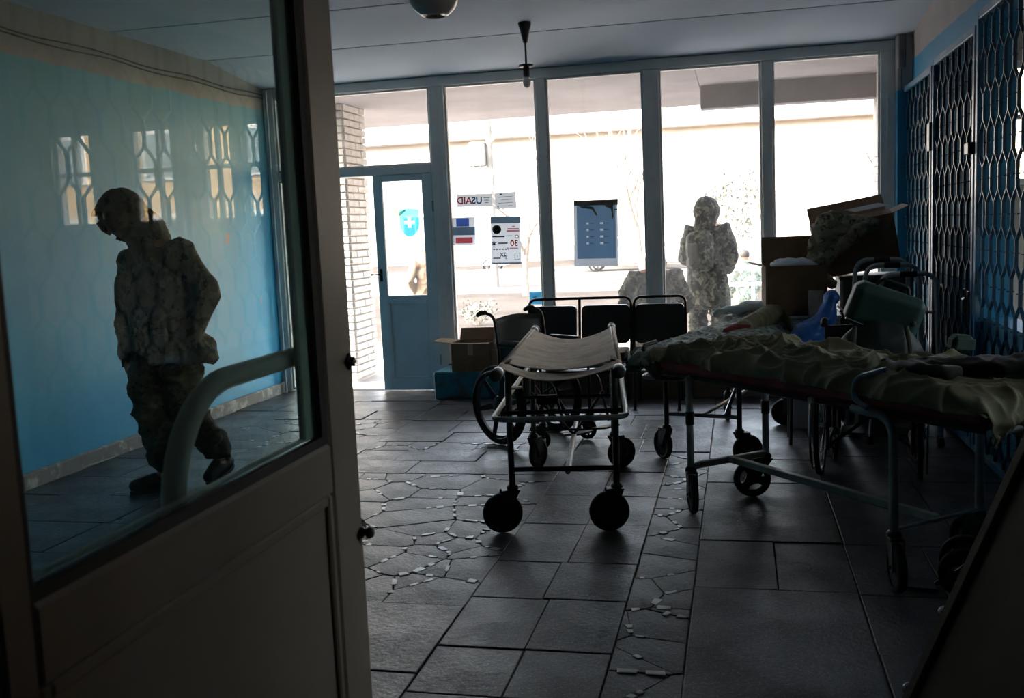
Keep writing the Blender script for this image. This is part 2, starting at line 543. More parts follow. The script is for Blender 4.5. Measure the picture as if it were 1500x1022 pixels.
def two_tone(name, low1, low2, high1, high2, z0, wob=0.03, rough=0.5, spots=(), bump=0.15, top_dim=None):
    """oil paint up to a height, limewash above; the edge and the chips are paint"""
    m, nt, b = new_mat(name)
    tc = nt.nodes.new('ShaderNodeTexCoord')
    sx = nt.nodes.new('ShaderNodeSeparateXYZ'); nt.links.new(tc.outputs['Object'], sx.inputs[0])
    wobn = noise_fac(nt, 2.5, 3, 0.0, 1.0)
    mw = nt.nodes.new('ShaderNodeMath'); mw.operation = 'MULTIPLY_ADD'; mw.inputs[1].default_value = wob
    nt.links.new(wobn, mw.inputs[0]); nt.links.new(sx.outputs[2], mw.inputs[2])
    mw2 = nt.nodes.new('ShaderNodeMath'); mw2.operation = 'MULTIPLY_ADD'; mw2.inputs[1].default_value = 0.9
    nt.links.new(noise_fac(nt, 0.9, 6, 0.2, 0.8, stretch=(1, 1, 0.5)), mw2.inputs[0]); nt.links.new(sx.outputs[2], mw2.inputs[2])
    gt = nt.nodes.new('ShaderNodeMapRange'); gt.inputs[1].default_value = z0 + wob * 0.5; gt.inputs[2].default_value = z0 + wob * 0.5 + 0.012
    nt.links.new(mw.outputs[0], gt.inputs[0])
    fl = noise_fac(nt, 1.6, 7, 0.3, 0.7)
    fh = noise_fac(nt, 3, 6, 0.35, 0.7)
    lowc = mixc(nt, fl, lin(low1), lin(low2))
    for (px, py, pz, rad, colr) in spots:
        dv = nt.nodes.new('ShaderNodeVectorMath'); dv.operation = 'DISTANCE'
        dv.inputs[1].default_value = (px, py, pz)
        nt.links.new(tc.outputs['Object'], dv.inputs[0])
        nn = noise_fac(nt, 26, 5, 0.25, 0.75)
        ad = nt.nodes.new('ShaderNodeMath'); ad.operation = 'MULTIPLY_ADD'; ad.inputs[1].default_value = rad * 1.6
        nt.links.new(nn, ad.inputs[0]); nt.links.new(dv.outputs['Value'], ad.inputs[2])
        st = nt.nodes.new('ShaderNodeMapRange'); st.inputs[1].default_value = rad * 1.35; st.inputs[2].default_value = rad * 1.2
        nt.links.new(ad.outputs[0], st.inputs[0])
        lowc = mixc(nt, st.outputs[0], lowc, lin(colr))
    if top_dim:                                                     # dimmer light high on the wall, put into the colour as dull green
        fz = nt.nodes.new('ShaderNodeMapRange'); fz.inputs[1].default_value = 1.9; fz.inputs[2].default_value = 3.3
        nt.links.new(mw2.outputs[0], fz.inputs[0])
        lowc = mixc(nt, fz.outputs[0], lowc, lin(top_dim))
    sc = noise_fac(nt, 7, 9, 0.70, 0.715, rough=0.75)
    lowc = mixc(nt, sc, lowc, lin('#8fb1c0'))
    c = mixc(nt, gt.outputs[0], lowc, mixc(nt, fh, lin(high1), lin(high2)))
    nt.links.new(c, b.inputs['Base Color'])
    b.inputs['Roughness'].default_value = rough
    add_bump(nt, b, 10, bump, 0.01, detail=8)
    MATS[name] = m
    return m
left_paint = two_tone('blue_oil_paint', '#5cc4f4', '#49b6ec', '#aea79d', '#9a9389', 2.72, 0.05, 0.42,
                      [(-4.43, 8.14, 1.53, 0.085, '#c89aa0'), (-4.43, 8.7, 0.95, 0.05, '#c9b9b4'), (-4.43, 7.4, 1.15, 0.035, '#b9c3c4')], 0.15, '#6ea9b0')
right_paint = two_tone('teal_oil_paint', '#2688b0', '#1f7aa0', '#a5a09d', '#918b88', 2.74, 0.05, 0.45)
column_paint = two_tone('teal_column_paint', '#1a7aa6', '#166c94', '#a8a29f', '#979190', 2.5, 0.02, 0.4)
ceil_m = M('ceiling_limewash', '#aebbc8', '#a2afbc', 0.9, 0.85, 0, 0.08, 12, 0.3, 0.7, 0.2)
inner_wall_m = M('dark_corridor_paint', '#4a4641', '#3d3935', 2, 0.8)
skirt_m = M('chipped_skirting', '#a39c9a', '#dcd7d2', 9, 0.8, 0, 0.3, 40, 0.5, 0.62)
teal_plinth = M('peeling_turquoise_plinth', '#1f6c7e', '#453f3b', 5, 0.6, 0, 0.2, 30, 0.48, 0.60)
dark_plinth = M('brown_plinth', '#635648', '#4f453b', 5, 0.7, 0, 0.1, 30)
sill_white = M('white_sill_paint', '#aab3b6', '#8f999d', 5, 0.5)
# ------------------------------------------------------------------ room shell
XL, XR, YW, ZC = -4.43, 1.42, 9.07, 3.05
rnd = random.Random(11)
floor = struct(MB().box((-1.5, 3.8, -0.105), (6.2, 10.8, 0.20)).build('floor', mortar_m))

def stone(poly, name, mat, h=0.0, gap=0.002, bev=0.003, tilt=0.004):
    """one paving stone: polygon in the floor plane, chamfered top"""
    n = len(poly)
    cx = sum(p[0] for p in poly) / n; cy = sum(p[1] for p in poly) / n
    def inset(d):
        out = []
        for x, y in poly:
            v = Vector((x - cx, y - cy)); L = v.length
            k = max(0.3, (L - d * 1.35) / L) if L > 1e-6 else 1
            out.append((v.x * k, v.y * k))
        return out
    a = inset(gap); b = inset(gap + bev)
    vs = [(x, y, -0.03) for x, y in a] + [(x, y, h - bev * 0.6) for x, y in a] + [(x, y, h) for x, y in b]
    fs = []
    for r in range(2):
        for i in range(n):
            fs.append((r * n + i, r * n + (i + 1) % n, (r + 1) * n + (i + 1) % n, (r + 1) * n + i))
    fs.append(tuple(range(2 * n, 3 * n)))
    o = MB().add(vs, fs).build(name, mat, floor, (cx, cy, 0))
    o.rotation_euler = (rnd.uniform(-tilt, tilt), rnd.uniform(-tilt, tilt), 0)
    return o

def fill(x0, x1, y0, y1, w, d):
    y = y0
    while y < y1 - 0.02:
        dd = d * rnd.uniform(0.82, 1.18)
        if y1 - y - dd < d * 0.4:
            dd = y1 - y
        x = x0; first = True
        while x < x1 - 0.02:
            ww = w * rnd.uniform(0.75, 1.25) * (rnd.uniform(0.5, 1) if first else 1)
            first = False
            if x1 - x - ww < w * 0.4:
                ww = x1 - x
            j = 0.003
            stone([(x + rnd.uniform(0, j), y + rnd.uniform(0, j)), (x + ww - rnd.uniform(0, j), y + rnd.uniform(0, j)),
                   (x + ww - rnd.uniform(0, j), y + dd - rnd.uniform(0, j)), (x + rnd.uniform(0, j), y + dd - rnd.uniform(0, j))],
                  'slab', slab_m, rnd.uniform(-0.003, 0.003))
            x += ww
        y += dd

def clip(poly, nx, ny, c):
    """keep the side nx*x+ny*y <= c"""
    out = []
    for i in range(len(poly)):
        p, q = poly[i], poly[(i + 1) % len(poly)]
        dp = nx * p[0] + ny * p[1] - c; dq = nx * q[0] + ny * q[1] - c
        if dp <= 0:
            out.append(p)
        if dp * dq < 0:
            t = dp / (dp - dq)
            out.append((p[0] + (q[0] - p[0]) * t, p[1] + (q[1] - p[1]) * t))
    return out

def crazy(x0, x1, y0, y1, nb, nc, chip_w=0.006):
    seeds = []
    area = (x1 - x0) * (y1 - y0)
    dmin = 0.5 * math.sqrt(area / nb)
    t = 0
    while len(seeds) < nb and t < 6000:
        t += 1
        p = (rnd.uniform(x0, x1), rnd.uniform(y0, y1), rnd.uniform(0.004, 0.03))
        if all((p[0] - q[0]) ** 2 + (p[1] - q[1]) ** 2 > dmin * dmin for q in seeds):
            seeds.append(p)
    big = len(seeds)
    t = 9000
    edges = []
    while len(seeds) < big + nc and t < 9000:
        t += 1
        i = rnd.randrange(big); a = seeds[i]
        near = sorted(range(big), key=lambda k: (seeds[k][0] - a[0]) ** 2 + (seeds[k][1] - a[1]) ** 2)[1:5]
        b = seeds[rnd.choice(near)]
        u = rnd.uniform(-0.9, 0.9)
        mx, my = (a[0] + b[0]) / 2, (a[1] + b[1]) / 2
        p = (mx - (b[1] - a[1]) * u * 0.5, my + (b[0] - a[0]) * u * 0.5, rnd.uniform(-0.012, 0.004))
        if not (x0 < p[0] < x1 and y0 < p[1] < y1):
            continue
        if all((p[0] - q[0]) ** 2 + (p[1] - q[1]) ** 2 > 0.05 ** 2 for q in seeds[big:]):
            seeds.append(p)
    lines = []
    for i, (x, y, w) in enumerate(seeds):
        poly = [(x0, y0), (x1, y0), (x1, y1), (x0, y1)]
        for j, (X, Y, W) in enumerate(seeds):
            if i == j or (X - x) ** 2 + (Y - y) ** 2 > 1.2:
                continue
            nx, ny = 2 * (X - x), 2 * (Y - y)
            poly = clip(poly, nx, ny, X * X + Y * Y - x * x - y * y - W + w)
            if j < i:
                edges.append((i, j))
            if len(poly) < 3:
                break
        if len(poly) < 3:
            continue
        ar = abs(sum(poly[k][0] * poly[(k + 1) % len(poly)][1] - poly[(k + 1) % len(poly)][0] * poly[k][1] for k in range(len(poly)))) / 2
        if i >= big:
            if ar > 0.0005:
                stone(poly, 'marble_chip', marble, rnd.uniform(-0.002, 0.004), 0.002, 0.002, 0.02)
        elif ar > 0.002:
            stone(poly, 'flagstone', flag_m, rnd.uniform(-0.003, 0.0), 0.003, 0.003, 0.006)
            for k in range(len(poly)):
                lines.append((poly[k], poly[(k + 1) % len(poly)]))
    # pale chips bedded along the joints between the flagstones
    rnd.shuffle(lines)
    laid = []
    for p, q in lines:
        L = math.hypot(q[0] - p[0], q[1] - p[1])
        if len(laid) >= nc:
            break
        if L < 0.07 or rnd.random() < 0.35:
            continue
        ux, uy = (q[0] - p[0]) / L, (q[1] - p[1]) / L
        s = rnd.uniform(0.0, 0.4) * L
        for k in range(rnd.choice((1, 1, 2, 3, 4))):
            l = rnd.uniform(0.025, 0.085); w = rnd.uniform(0.018, 0.045)
            if s + l > L:
                break
            c = (p[0] + ux * (s + l / 2), p[1] + uy * (s + l / 2))
            if x0 + 0.03 < c[0] < x1 - 0.03 and y0 + 0.03 < c[1] < y1 - 0.03 and all((c[0] - a) ** 2 + (c[1] - b) ** 2 > (0.5 * (l + m)) ** 2 for a, b, m in laid):
                q4 = []
                for a, b in ((-0.5, -0.5), (0.5, -0.5), (0.5, 0.5), (-0.5, 0.5)):
                    a *= l * rnd.uniform(0.6, 1.05); b *= w * rnd.uniform(0.5, 1.1)
                    q4.append((c[0] + ux * a - uy * b, c[1] + uy * a + ux * b))
                stone(q4, 'marble_chip', marble, rnd.uniform(0.001, 0.003), 0.0, 0.002, 0.01)
                laid.append((c[0], c[1], l))
            s += l + rnd.uniform(0.008, 0.05)

fill(XL, -2.6, 2.0, 6.5, 0.62, 0.46)
crazy(-3.95, -2.6, 6.5, 7.6, 16, 30)
fill(XL, -3.95, 6.5, 7.6, 0.48, 0.5)
fill(XL, -2.6, 7.6, 9.05, 0.7, 0.44)
fill(-2.6, -1.1, 1.2, 3.72, 0.66, 0.46)
crazy(-2.6, -1.1, 3.72, 5.85, 50, 130)
fill(-2.6, -1.1, 5.85, 6.5, 0.75, 0.32)
crazy(-2.6, -1.1, 6.5, 6.78, 11, 22)
fill(-2.6, -1.1, 6.78, 9.05, 0.7, 0.38)
for a, b in ((1.2, 1.8), (1.8, 2.35), (2.35, 2.97), (2.97, 3.34), (3.34, 3.83), (3.83, 4.28), (4.28, 4.86), (4.86, 5.4), (5.4, 5.95), (5.95, 6.5)):
    cut = rnd.choice((-0.77, -0.8, None, -0.72))
    if cut:
        fill(-1.1, cut, a, b, 1.0, b - a); fill(cut, -0.455, a, b, 1.0, b - a)
    else:
        fill(-1.1, -0.455, a, b, 1.0, b - a)
fill(-1.1, -0.2, 6.5, 9.05, 0.6, 0.42)
crazy(-0.455, -0.2, 1.8, 6.5, 30, 50)
fill(-0.2, 0.45, 1.8, 9.05, 0.65, 0.56)
fill(0.45, XR, 1.8, 9.05, 0.64, 0.6)

# ceiling of long cast panels
ceiling = struct(MB().box((-1.5, 3.8, ZC + 0.14), (6.2, 10.8, 0.2)).build('ceiling', mortar_m))
ys = [-1.5, -0.1, 1.25, 2.6, 3.95, 5.3, 6.65, 8.0, 9.15]
for a, b in zip(ys[:-1], ys[1:]):
    o = MB().box((0, (b - a) / 2, 0.025), (6.1, b - a - 0.010, 0.05), None, 0.008).build('ceiling_panel', ceil_m, ceiling, (-1.5, a, ZC))
    if b > 9:
        o.rotation_euler = (-0.112, 0, 0)                          # the last panel drops to the head of the window frame

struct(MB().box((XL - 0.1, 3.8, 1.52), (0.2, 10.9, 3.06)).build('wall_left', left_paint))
# right wall with an opening behind the third to fifth grilles
wr = MB()
wr.box((XR + 0.08, 7.8, 1.53), (0.16, 2.84, 3.06))
wr.box((XR + 0.08, 4.27, 2.84), (0.16, 4.26, 0.44))
wr.box((XR + 0.08, 4.27, 0.43), (0.16, 4.26, 0.86))
wr.box((XR + 0.08, 0.32, 1.53), (0.16, 3.64, 3.06))
struct(wr.build('wall_right', right_paint))
struct(MB().box((-1.5, -1.55, 1.5), (6.2, 0.1, 3.1)).build('wall_back', inner_wall_m))
wi = MB().box((-2.62, 0.86, 1.5), (3.64, 0.14, 3.1)).box((1.18, 0.86, 1.5), (0.5, 0.14, 3.1)).box((0.06, 0.86, 2.72), (1.76, 0.14, 0.66))
struct(wi.build('wall_inner', inner_wall_m))
sk = MB().box((XL + 0.02, 5.0, 0.045), (0.04, 8.1, 0.11), None, 0.008)
struct(sk.build('baseboard_left', skirt_m))
struct(MB().box((1.36, 9.02, 1.5), (0.13, 0.2, 3.06), None, 0.01).build('trim_1', column_paint))
struct(MB().box((-1.5, 9.17, 2.99), (5.86, 0.10, 0.13)).build('trim_2', ceil_m))

# ------------------------------------------------------------------ the glazed front
def member(name, x0, x1, z0, z1, y=YW, d=0.09, mat=None, bead=True):
    m = MB().box(((x0 + x1) / 2, y, (z0 + z1) / 2), (x1 - x0, d, z1 - z0), None, 0.006)
    if bead and z1 - z0 > x1 - x0 and x1 - x0 > 0.11:
        m.box(((x0 + x1) / 2, y - d / 2 - 0.002, (z0 + z1) / 2), (0.016, 0.008, z1 - z0 - 0.02))
    return struct(m.build(name, mat or frame_paint))
ti = 3
for x0, x1, z0, z1 in ((-4.43, -4.33, 0, 2.93), (-4.12, -4.05, 0, 2.06), (-2.775, -2.627, 0.0, 2.842), (-1.764, -1.672, 0.26, 2.842), (-0.80, -0.66, 0.26, 2.842),
                       (0.213, 0.306, 0.26, 2.842), (1.182, 1.31, 0.26, 2.842), (-4.33, 1.31, 2.842, 2.93), (-4.33, -2.775, 2.06, 2.142), (-2.627, 1.182, 0.26, 0.34)):
    member('trim_%d' % ti, x0, x1, z0, z1); ti += 1
struct(MB().box((-0.65, 9.1, 0.13), (4.1, 0.2, 0.26)).build('wall_front', dark_plinth))

def pane(name, x0, x1, z0, z1, label):
    """a sash of thin beads round one sheet of glass"""
    m = MB(); t = 0.018
    for a, b, c, d in ((x0, x1, z0, z0 + t), (x0, x1, z1 - t, z1), (x0, x0 + t, z0 + t, z1 - t), (x1 - t, x1, z0 + t, z1 - t)):
        m.box(((a + b) / 2, YW, (c + d) / 2), (b - a, 0.05, d - c), None, 0.004)
    o = struct(m.build(name, frame_paint))
    tag(o, label, 'window')
    MB().add([(x0 + t, YW, z0 + t), (x1 - t, YW, z0 + t), (x1 - t, YW, z1 - t), (x0 + t, YW, z1 - t)], [(0, 1, 2, 3)]).build('pane', window_glass, o)
    return o
pane('window_1', -4.33, -2.775, 2.142, 2.842, 'wide fanlight pane over the pale blue entrance door')
pane('window_2', -2.627, -1.764, 0.34, 2.842, 'tall pane carrying notices, beside the entrance door')
pane('window_3', -1.672, -0.80, 0.34, 2.842, 'tall pane with the large blue poster')
pane('window_4', -0.66, 0.213, 0.34, 2.842, 'tall pane with the hooded soldier standing behind it')
pane('window_5', 0.306, 1.182, 0.34, 2.842, 'last tall pane, above the cardboard boxes by the corner')
pane('window_6', -4.33, -4.12, 0.02, 2.06, 'narrow sidelight beyond the open doorway')

struct(MB().box((-2.305, 8.77, 0.125), (0.81, 0.46, 0.25), None, 0.012).build('trim_20', teal_plinth))
struct(MB().box((-0.42, 8.77, 0.115), (2.94, 0.46, 0.23), None, 0.01).build('trim_21', dark_plinth))
struct(MB().box((-0.42, 8.765, 0.24), (2.94, 0.48, 0.02), None, 0.004).build('trim_22', sill_white))

# entrance door leaf
d = MB()
for a, b, c, e in ((-3.37, -3.28, 0.01, 2.06), (-2.885, -2.78, 0.01, 2.06), (-3.28, -2.885, 2.0, 2.06), (-3.28, -2.885, 0.86, 0.92), (-3.28, -2.885, 0.01, 0.12)):
    d.box(((a + b) / 2, 9.06, (c + e) / 2), (b - a, 0.05, e - c), None, 0.005)
d1 = struct(d.build('door_1', door_paint))
tag(d1, 'pale blue entrance door, glazed above a solid panel, with a shield sticker', 'door')
MB().box((-3.0825, 9.065, 0.49), (0.40, 0.02, 0.75)).build('panel', door_paint, d1)
bd = MB()
for a, b, c, e in ((-3.28, -3.262, 0.12, 0.86), (-2.903, -2.885, 0.12, 0.86), (-3.262, -2.903, 0.842, 0.86), (-3.262, -2.903, 0.12, 0.138)):
    bd.box(((a + b) / 2, 9.045, (c + e) / 2), (b - a, 0.02, e - c), None, 0.004)
bd.build('panel_moulding', door_paint, d1)
MB().add([(-3.28, 9.062, 0.92), (-2.885, 9.062, 0.92), (-2.885, 9.062, 2.0), (-3.28, 9.062, 2.0)], [(0, 1, 2, 3)]).build('pane', window_glass, d1)
h = MB().tube(rounded([(-3.335, 9.03, 1.13), (-3.335, 8.985, 1.13), (-3.42, 8.985, 1.13)], 0.015), 0.008, 8).box((-3.335, 9.033, 1.12), (0.03, 0.01, 0.12), None, 0.003)
h.build('handle', black_metal, d1)
for z in (0.3, 1.75):
    MB().tube([(-2.782, 9.03, z - 0.05), (-2.782, 9.03, z + 0.05)], 0.009, 8).build('hinge', steel, d1)

# ------------------------------------------------------------------ room beyond the grilles
struct(MB().box((3.9, 4.9, -0.1), (4.8, 8.6, 0.2)).build('floor_side_room', M('side_room_floor', '#5c544b', '#4a433c', 2, 0.5)))
struct(MB().box((3.9, 4.9, 3.1), (4.8, 8.6, 0.2)).build('ceiling_side_room', ceil_m))
we = MB().box((6.25, 4.9, 0.4), (0.15, 8.6, 0.9)).box((6.25, 4.9, 2.93), (0.15, 8.6, 0.46))
for a, b in ((0.6, 1.2), (3.2, 3.6), (5.6, 6.0), (8.0, 9.2)):
    we.box((6.25, (a + b) / 2, 1.775), (0.15, b - a, 1.85))
struct(we.build('wall_side_room_east', M('side_room_paint', '#b9af9f', '#a89e8e', 2, 0.8)))
struct(MB().box((3.9, 0.65, 1.5), (4.8, 0.15, 3.1)).build('wall_side_room_back', MATS['side_room_paint']))
wf = MB()
xs = [(1.6, 1.8), (2.45, 2.72), (3.1, 3.2), (3.55, 3.72), (4.32, 4.75), (5.2, 6.25)]
for a, b in xs:
    wf.box(((a + b) / 2, 9.1, 1.5), (b - a, 0.2, 3.1))
for a, b in ((1.8, 2.45), (2.72, 3.1), (3.2, 3.55), (3.72, 4.32), (4.75, 5.2)):
    wf.box(((a + b) / 2, 9.1, 0.84), (b - a, 0.2, 1.69)); wf.box(((a + b) / 2, 9.1, 2.88), (b - a, 0.2, 0.4))
struct(wf.build('wall_side_room_front', MATS['side_room_paint']))
wk = 7
for a, b, nm in ((1.8, 2.45, 'first from the lobby'), (2.72, 3.1, 'second from the lobby'), (3.2, 3.55, 'third from the lobby'), (3.72, 4.32, 'fourth from the lobby'), (4.75, 5.2, 'fifth from the lobby')):
    m = MB()
    for u, v, c, e in ((a, b, 1.685, 1.74), (a, b, 2.63, 2.685), (a, a + 0.04, 1.74, 2.63), (b - 0.04, b, 1.74, 2.63), ((a + b) / 2 - 0.02, (a + b) / 2 + 0.02, 1.74, 2.63), (a + 0.04, b - 0.04, 2.22, 2.26)):
        m.box(((u + v) / 2, 9.08, (c + e) / 2), (v - u, 0.06, e - c), None, 0.005)
    o = struct(m.build('window_%d' % wk, M('white_sash', '#d2cec6', None, 4, 0.5)))
    tag(o, 'white sash window behind the grilles, ' + nm, 'window')
    MB().add([(a, 9.085, 1.70), (b, 9.085, 1.70), (b, 9.085, 2.66), (a, 9.085, 2.66)], [(0, 1, 2, 3)]).build('pane', clear_glass, o)
    wk += 1

for a, b, nm in ((1.2, 3.2, 'nearest the back'), (3.6, 5.6, 'in the middle'), (6.0, 8.0, 'nearest the street')):  # unseen windows, added to bring more daylight through the grilles into the lobby
    m = MB()
    for u, v, c, e in ((a, b, 0.85, 0.91), (a, b, 2.64, 2.70), (a, a + 0.05, 0.91, 2.64), (b - 0.05, b, 0.91, 2.64), ((a + b) / 2 - 0.03, (a + b) / 2 + 0.03, 0.91, 2.64)):
        m.box((6.24, (u + v) / 2, (c + e) / 2), (0.06, v - u, e - c), None, 0.005)
    o = struct(m.build('window_%d' % wk, MATS['white_sash']))
    tag(o, 'unseen window added for daylight in the outer wall of the side room, ' + nm, 'window')
    MB().add([(6.25, a, 0.88), (6.25, b, 0.88), (6.25, b, 2.67), (6.25, a, 2.67)], [(0, 1, 2, 3)]).build('pane', clear_glass, o)
    wk += 1

# ------------------------------------------------------------------ porch and street
struct(MB().box((-1.5, 11.35, -0.09), (9.0, 4.3, 0.12)).build('floor_porch', M('porch_concrete', '#b5aea8', '#a29b94', 1.5, 0.8, 0, 0.2, 30)))
cp = MB().box((-3.2, 10.65, 2.97), (5.7, 2.95, 0.24), None, 0.01)
struct(cp.build('ceiling_porch', soffit))
cr = MB().box((0.75, 9.85, 2.97), (2.2, 1.35, 0.24)).box((0.75, 10.5, 2.77), (2.2, 0.18, 0.3), None, 0.01)
struct(cr.build('trim_30', soffit))
struct(MB().box((-1.5, 4.0, 3.32), (6.6, 10.6, 0.16)).build('trim_31', roof_m))

def brick_wall(name, x0, x1, y0, y1, z1, label, faces):
    """core with single bricks laid on its faces"""
    root = struct(MB().box(((x0 + x1) / 2, (y0 + y1) / 2, z1 / 2 - 0.03), (x1 - x0 - 0.03, y1 - y0 - 0.03, z1)).build(name, M('lime_joint', '#b5b0aa', None, 8, 0.9)))
    tag(root, label, 'pillar')
    bm = MB().box((0, 0, 0), (0.235, 0.03, 0.062), None, 0.006).mesh('brick')
    bm.materials.append(chalk)
    z = 0.01; row = 0
    while z < z1 - 0.04:
        for f in faces:
            a, b = (x0, x1) if f == 'y' else (y0, y1)
            L = b - a
            k = max(1, round(L / 0.25))
            w = L / k
            off = 0.5 if row % 2 else 0.0
            for i in range(k + (1 if off else 0)):
                s0 = max(0, (i - off) * w); s1 = min(L, (i + 1 - off) * w)
                if s1 - s0 < 0.03:
                    continue
                o = bpy.data.objects.new('brick', bm); COL.objects.link(o); o.parent = root
                c = a + (s0 + s1) / 2
                o.scale = ((s1 - s0 - 0.012) / 0.235, 1, 1)
                if f == 'y':
                    o.location = (c, y0 + rnd.uniform(-0.003, 0.003), z + 0.031)
                elif f == 'x1':
                    o.location = (x1 + rnd.uniform(-0.003, 0.003), c, z + 0.031); o.rotation_euler = (0, 0, PI / 2)
                else:
                    o.location = (x0 + rnd.uniform(-0.003, 0.003), c, z + 0.031); o.rotation_euler = (0, 0, PI / 2)
        z += 0.075; row += 1
    return root
brick_wall('pillar_left', -4.5, -3.92, 9.75, 10.35, 2.85, 'whitewashed brick pillar outside the open doorway', ('y', 'x1'))
brick_wall('pillar_right', 1.33, 1.62, 9.22, 10.6, 2.05, 'whitewashed brick side wall of the porch, past the last pane', ('x0',))
struct(MB().box((1.475, 9.91, 2.45), (0.3, 1.38, 0.8), None, 0.01).build('trim_32', plaster))

g = MB()
NX, NY = 60, 50
def gz(x, y):
    b = -0.42 + 0.05 * noise.noise(Vector((x * 0.35, y * 0.35, 0)))
    b += 0.10 * max(0, 1 - abs(y - 21.5) / 2.5) * (0.6 + 0.8 * noise.noise(Vector((x * 0.5, y * 0.5, 3))))
    return b
vs = []
for j in range(NY + 1):
    for i in range(NX + 1):
        y = 13.3 + 20 * (j / NY) ** 1.3; x = -26 + 52 * i / NX
        vs.append((x, y, gz(x, y)))
g.add(vs, [(j * (NX + 1) + i, j * (NX + 1) + i + 1, (j + 1) * (NX + 1) + i + 1, (j + 1) * (NX + 1) + i) for j in range(NY) for i in range(NX)], True)
struct(g.build('ground', ground_m))
struct(MB().box((0, 0, -0.60), (180, 200, 0.2)).build('ground_far', ground_m))
struct(MB().box((0, 37.0, -0.46), (160, 14, 0.1)).build('road', asphalt))
kb = MB().box((0, 29.9, -0.38), (160, 0.2, 0.24), None, 0.02).box((0, 44.1, -0.38), (160, 0.2, 0.24), None, 0.02)
struct(kb.build('kerb', kerb_m))
struct(MB().box((-1.5, 13.7, -0.30), (9.0, 0.4, 0.26), None, 0.01).build('porch_step', kerb_m))
# ------------------------------------------------------------------ foreground glazed door, standing open beside the camera
DX = -0.797
dm = MB()
for a, b, c, e in ((0.87, 0.925, 0.02, 2.3), (1.765, 1.90, 0.02, 2.3), (0.925, 1.765, 2.18, 2.3), (0.925, 1.765, 1.005, 1.105), (0.925, 1.765, 0.02, 0.14)):
    dm.box((DX, (a + b) / 2, (c + e) / 2), (0.046, b - a, e - c), None, 0.006)
d2 = struct(dm.build('door_2', door_cream))
tag(d2, 'open inner door with a large glass pane, close on the left', 'door')
for sx, nm in ((-0.795, 'pane'),):
    MB().add([(sx, 0.925, 1.105), (sx, 1.765, 1.105), (sx, 1.765, 2.18), (sx, 0.925, 2.18)], [(0, 1, 2, 3)]).build(nm, door_glass, d2)
gk = MB()
for a, b, c, e in ((0.925, 0.935, 1.105, 2.18), (1.74, 1.765, 1.105, 2.18), (0.935, 1.74, 1.105, 1.122)):
    gk.box((-0.7865, (a + b) / 2, (c + e) / 2), (0.013, b - a, e - c))
gk.build('gasket', gasket, d2)
gb = MB()
for a, b, c, e in ((1.70, 1.742, 1.12, 2.18), (0.935, 1.70, 1.122, 1.128)):
    gb.box((-0.8035, (a + b) / 2, (c + e) / 2), (0.014, b - a, e - c), None, 0.004)
gb.build('glazing_bead', M('pale_glazing_bead', '#e3ece4', None, 4, 0.4), d2)
MB().box((-0.797, 1.345, 0.575), (0.02, 0.84, 0.87)).build('panel', door_cream, d2)
pm_ = MB()
for a, b, c, e in ((0.925, 0.945, 0.14, 1.005), (1.745, 1.765, 0.14, 1.005), (0.945, 1.745, 0.985, 1.005)):
    pm_.box((-0.783, (a + b) / 2, (c + e) / 2), (0.012, b - a, e - c), None, 0.004)
pm_.build('panel_moulding', door_cream, d2)
hp = [(-0.838, 1.315, 1.04)] + [(-0.838, 1.315, 1.09)] + [Vector((-0.838, 1.315 + 0.185 * (1 - math.cos(a)), 1.09 + 0.185 * math.sin(a))) for a in [PI / 2 * i / 10 for i in range(1, 11)]] + [(-0.838, 1.62, 1.275), (-0.838, 1.79, 1.275)]
hm = MB().tube(hp, 0.019, 12, up=(1, 0, 0))
hm.lathe([(0.028, 0), (0.028, 0.006), (0.012, 0.008), (0.012, 0.02)], (-0.82, 1.315, 1.055), (-1, 0, 0), 14)
hm.lathe([(0.028, 0), (0.028, 0.006), (0.012, 0.008), (0.012, 0.02)], (-0.82, 1.785, 1.275), (-1, 0, 0), 14)
hm.build('door_handle', cream_enamel, d2)
kl = MB().lathe([(0.006, 0), (0.017, 0.001), (0.017, 0.006), (0.010, 0.009), (0.010, 0.016), (0.0, 0.018)], (-0.774, 1.872, 1.25), (1, 0, 0), 4, False)
kl.build('keyhole_cover', black_metal, d2)
kn = MB().lathe([(0.011, 0), (0.011, 0.012), (0.008, 0.016), (0.015, 0.024), (0.018, 0.032), (0.014, 0.04), (0.0, 0.042)], (-0.797, 1.90, 0.89), (0, 1, 0), 16)
kn.box((-0.797, 1.902, 0.89), (0.024, 0.006, 0.09), None, 0.002)
kn.lathe([(0.012, 0), (0.012, 0.006), (0.007, 0.01), (0.013, 0.02), (0.009, 0.028), (0.0, 0.029)], (-0.774, 1.885, 0.89), (1, 0, 0), 14)
kn.build('lock_knob', black_metal, d2)
MB().box((-0.797, 1.903, 1.0), (0.022, 0.008, 0.12), None, 0.003).build('lock_plate', black_metal, d2)

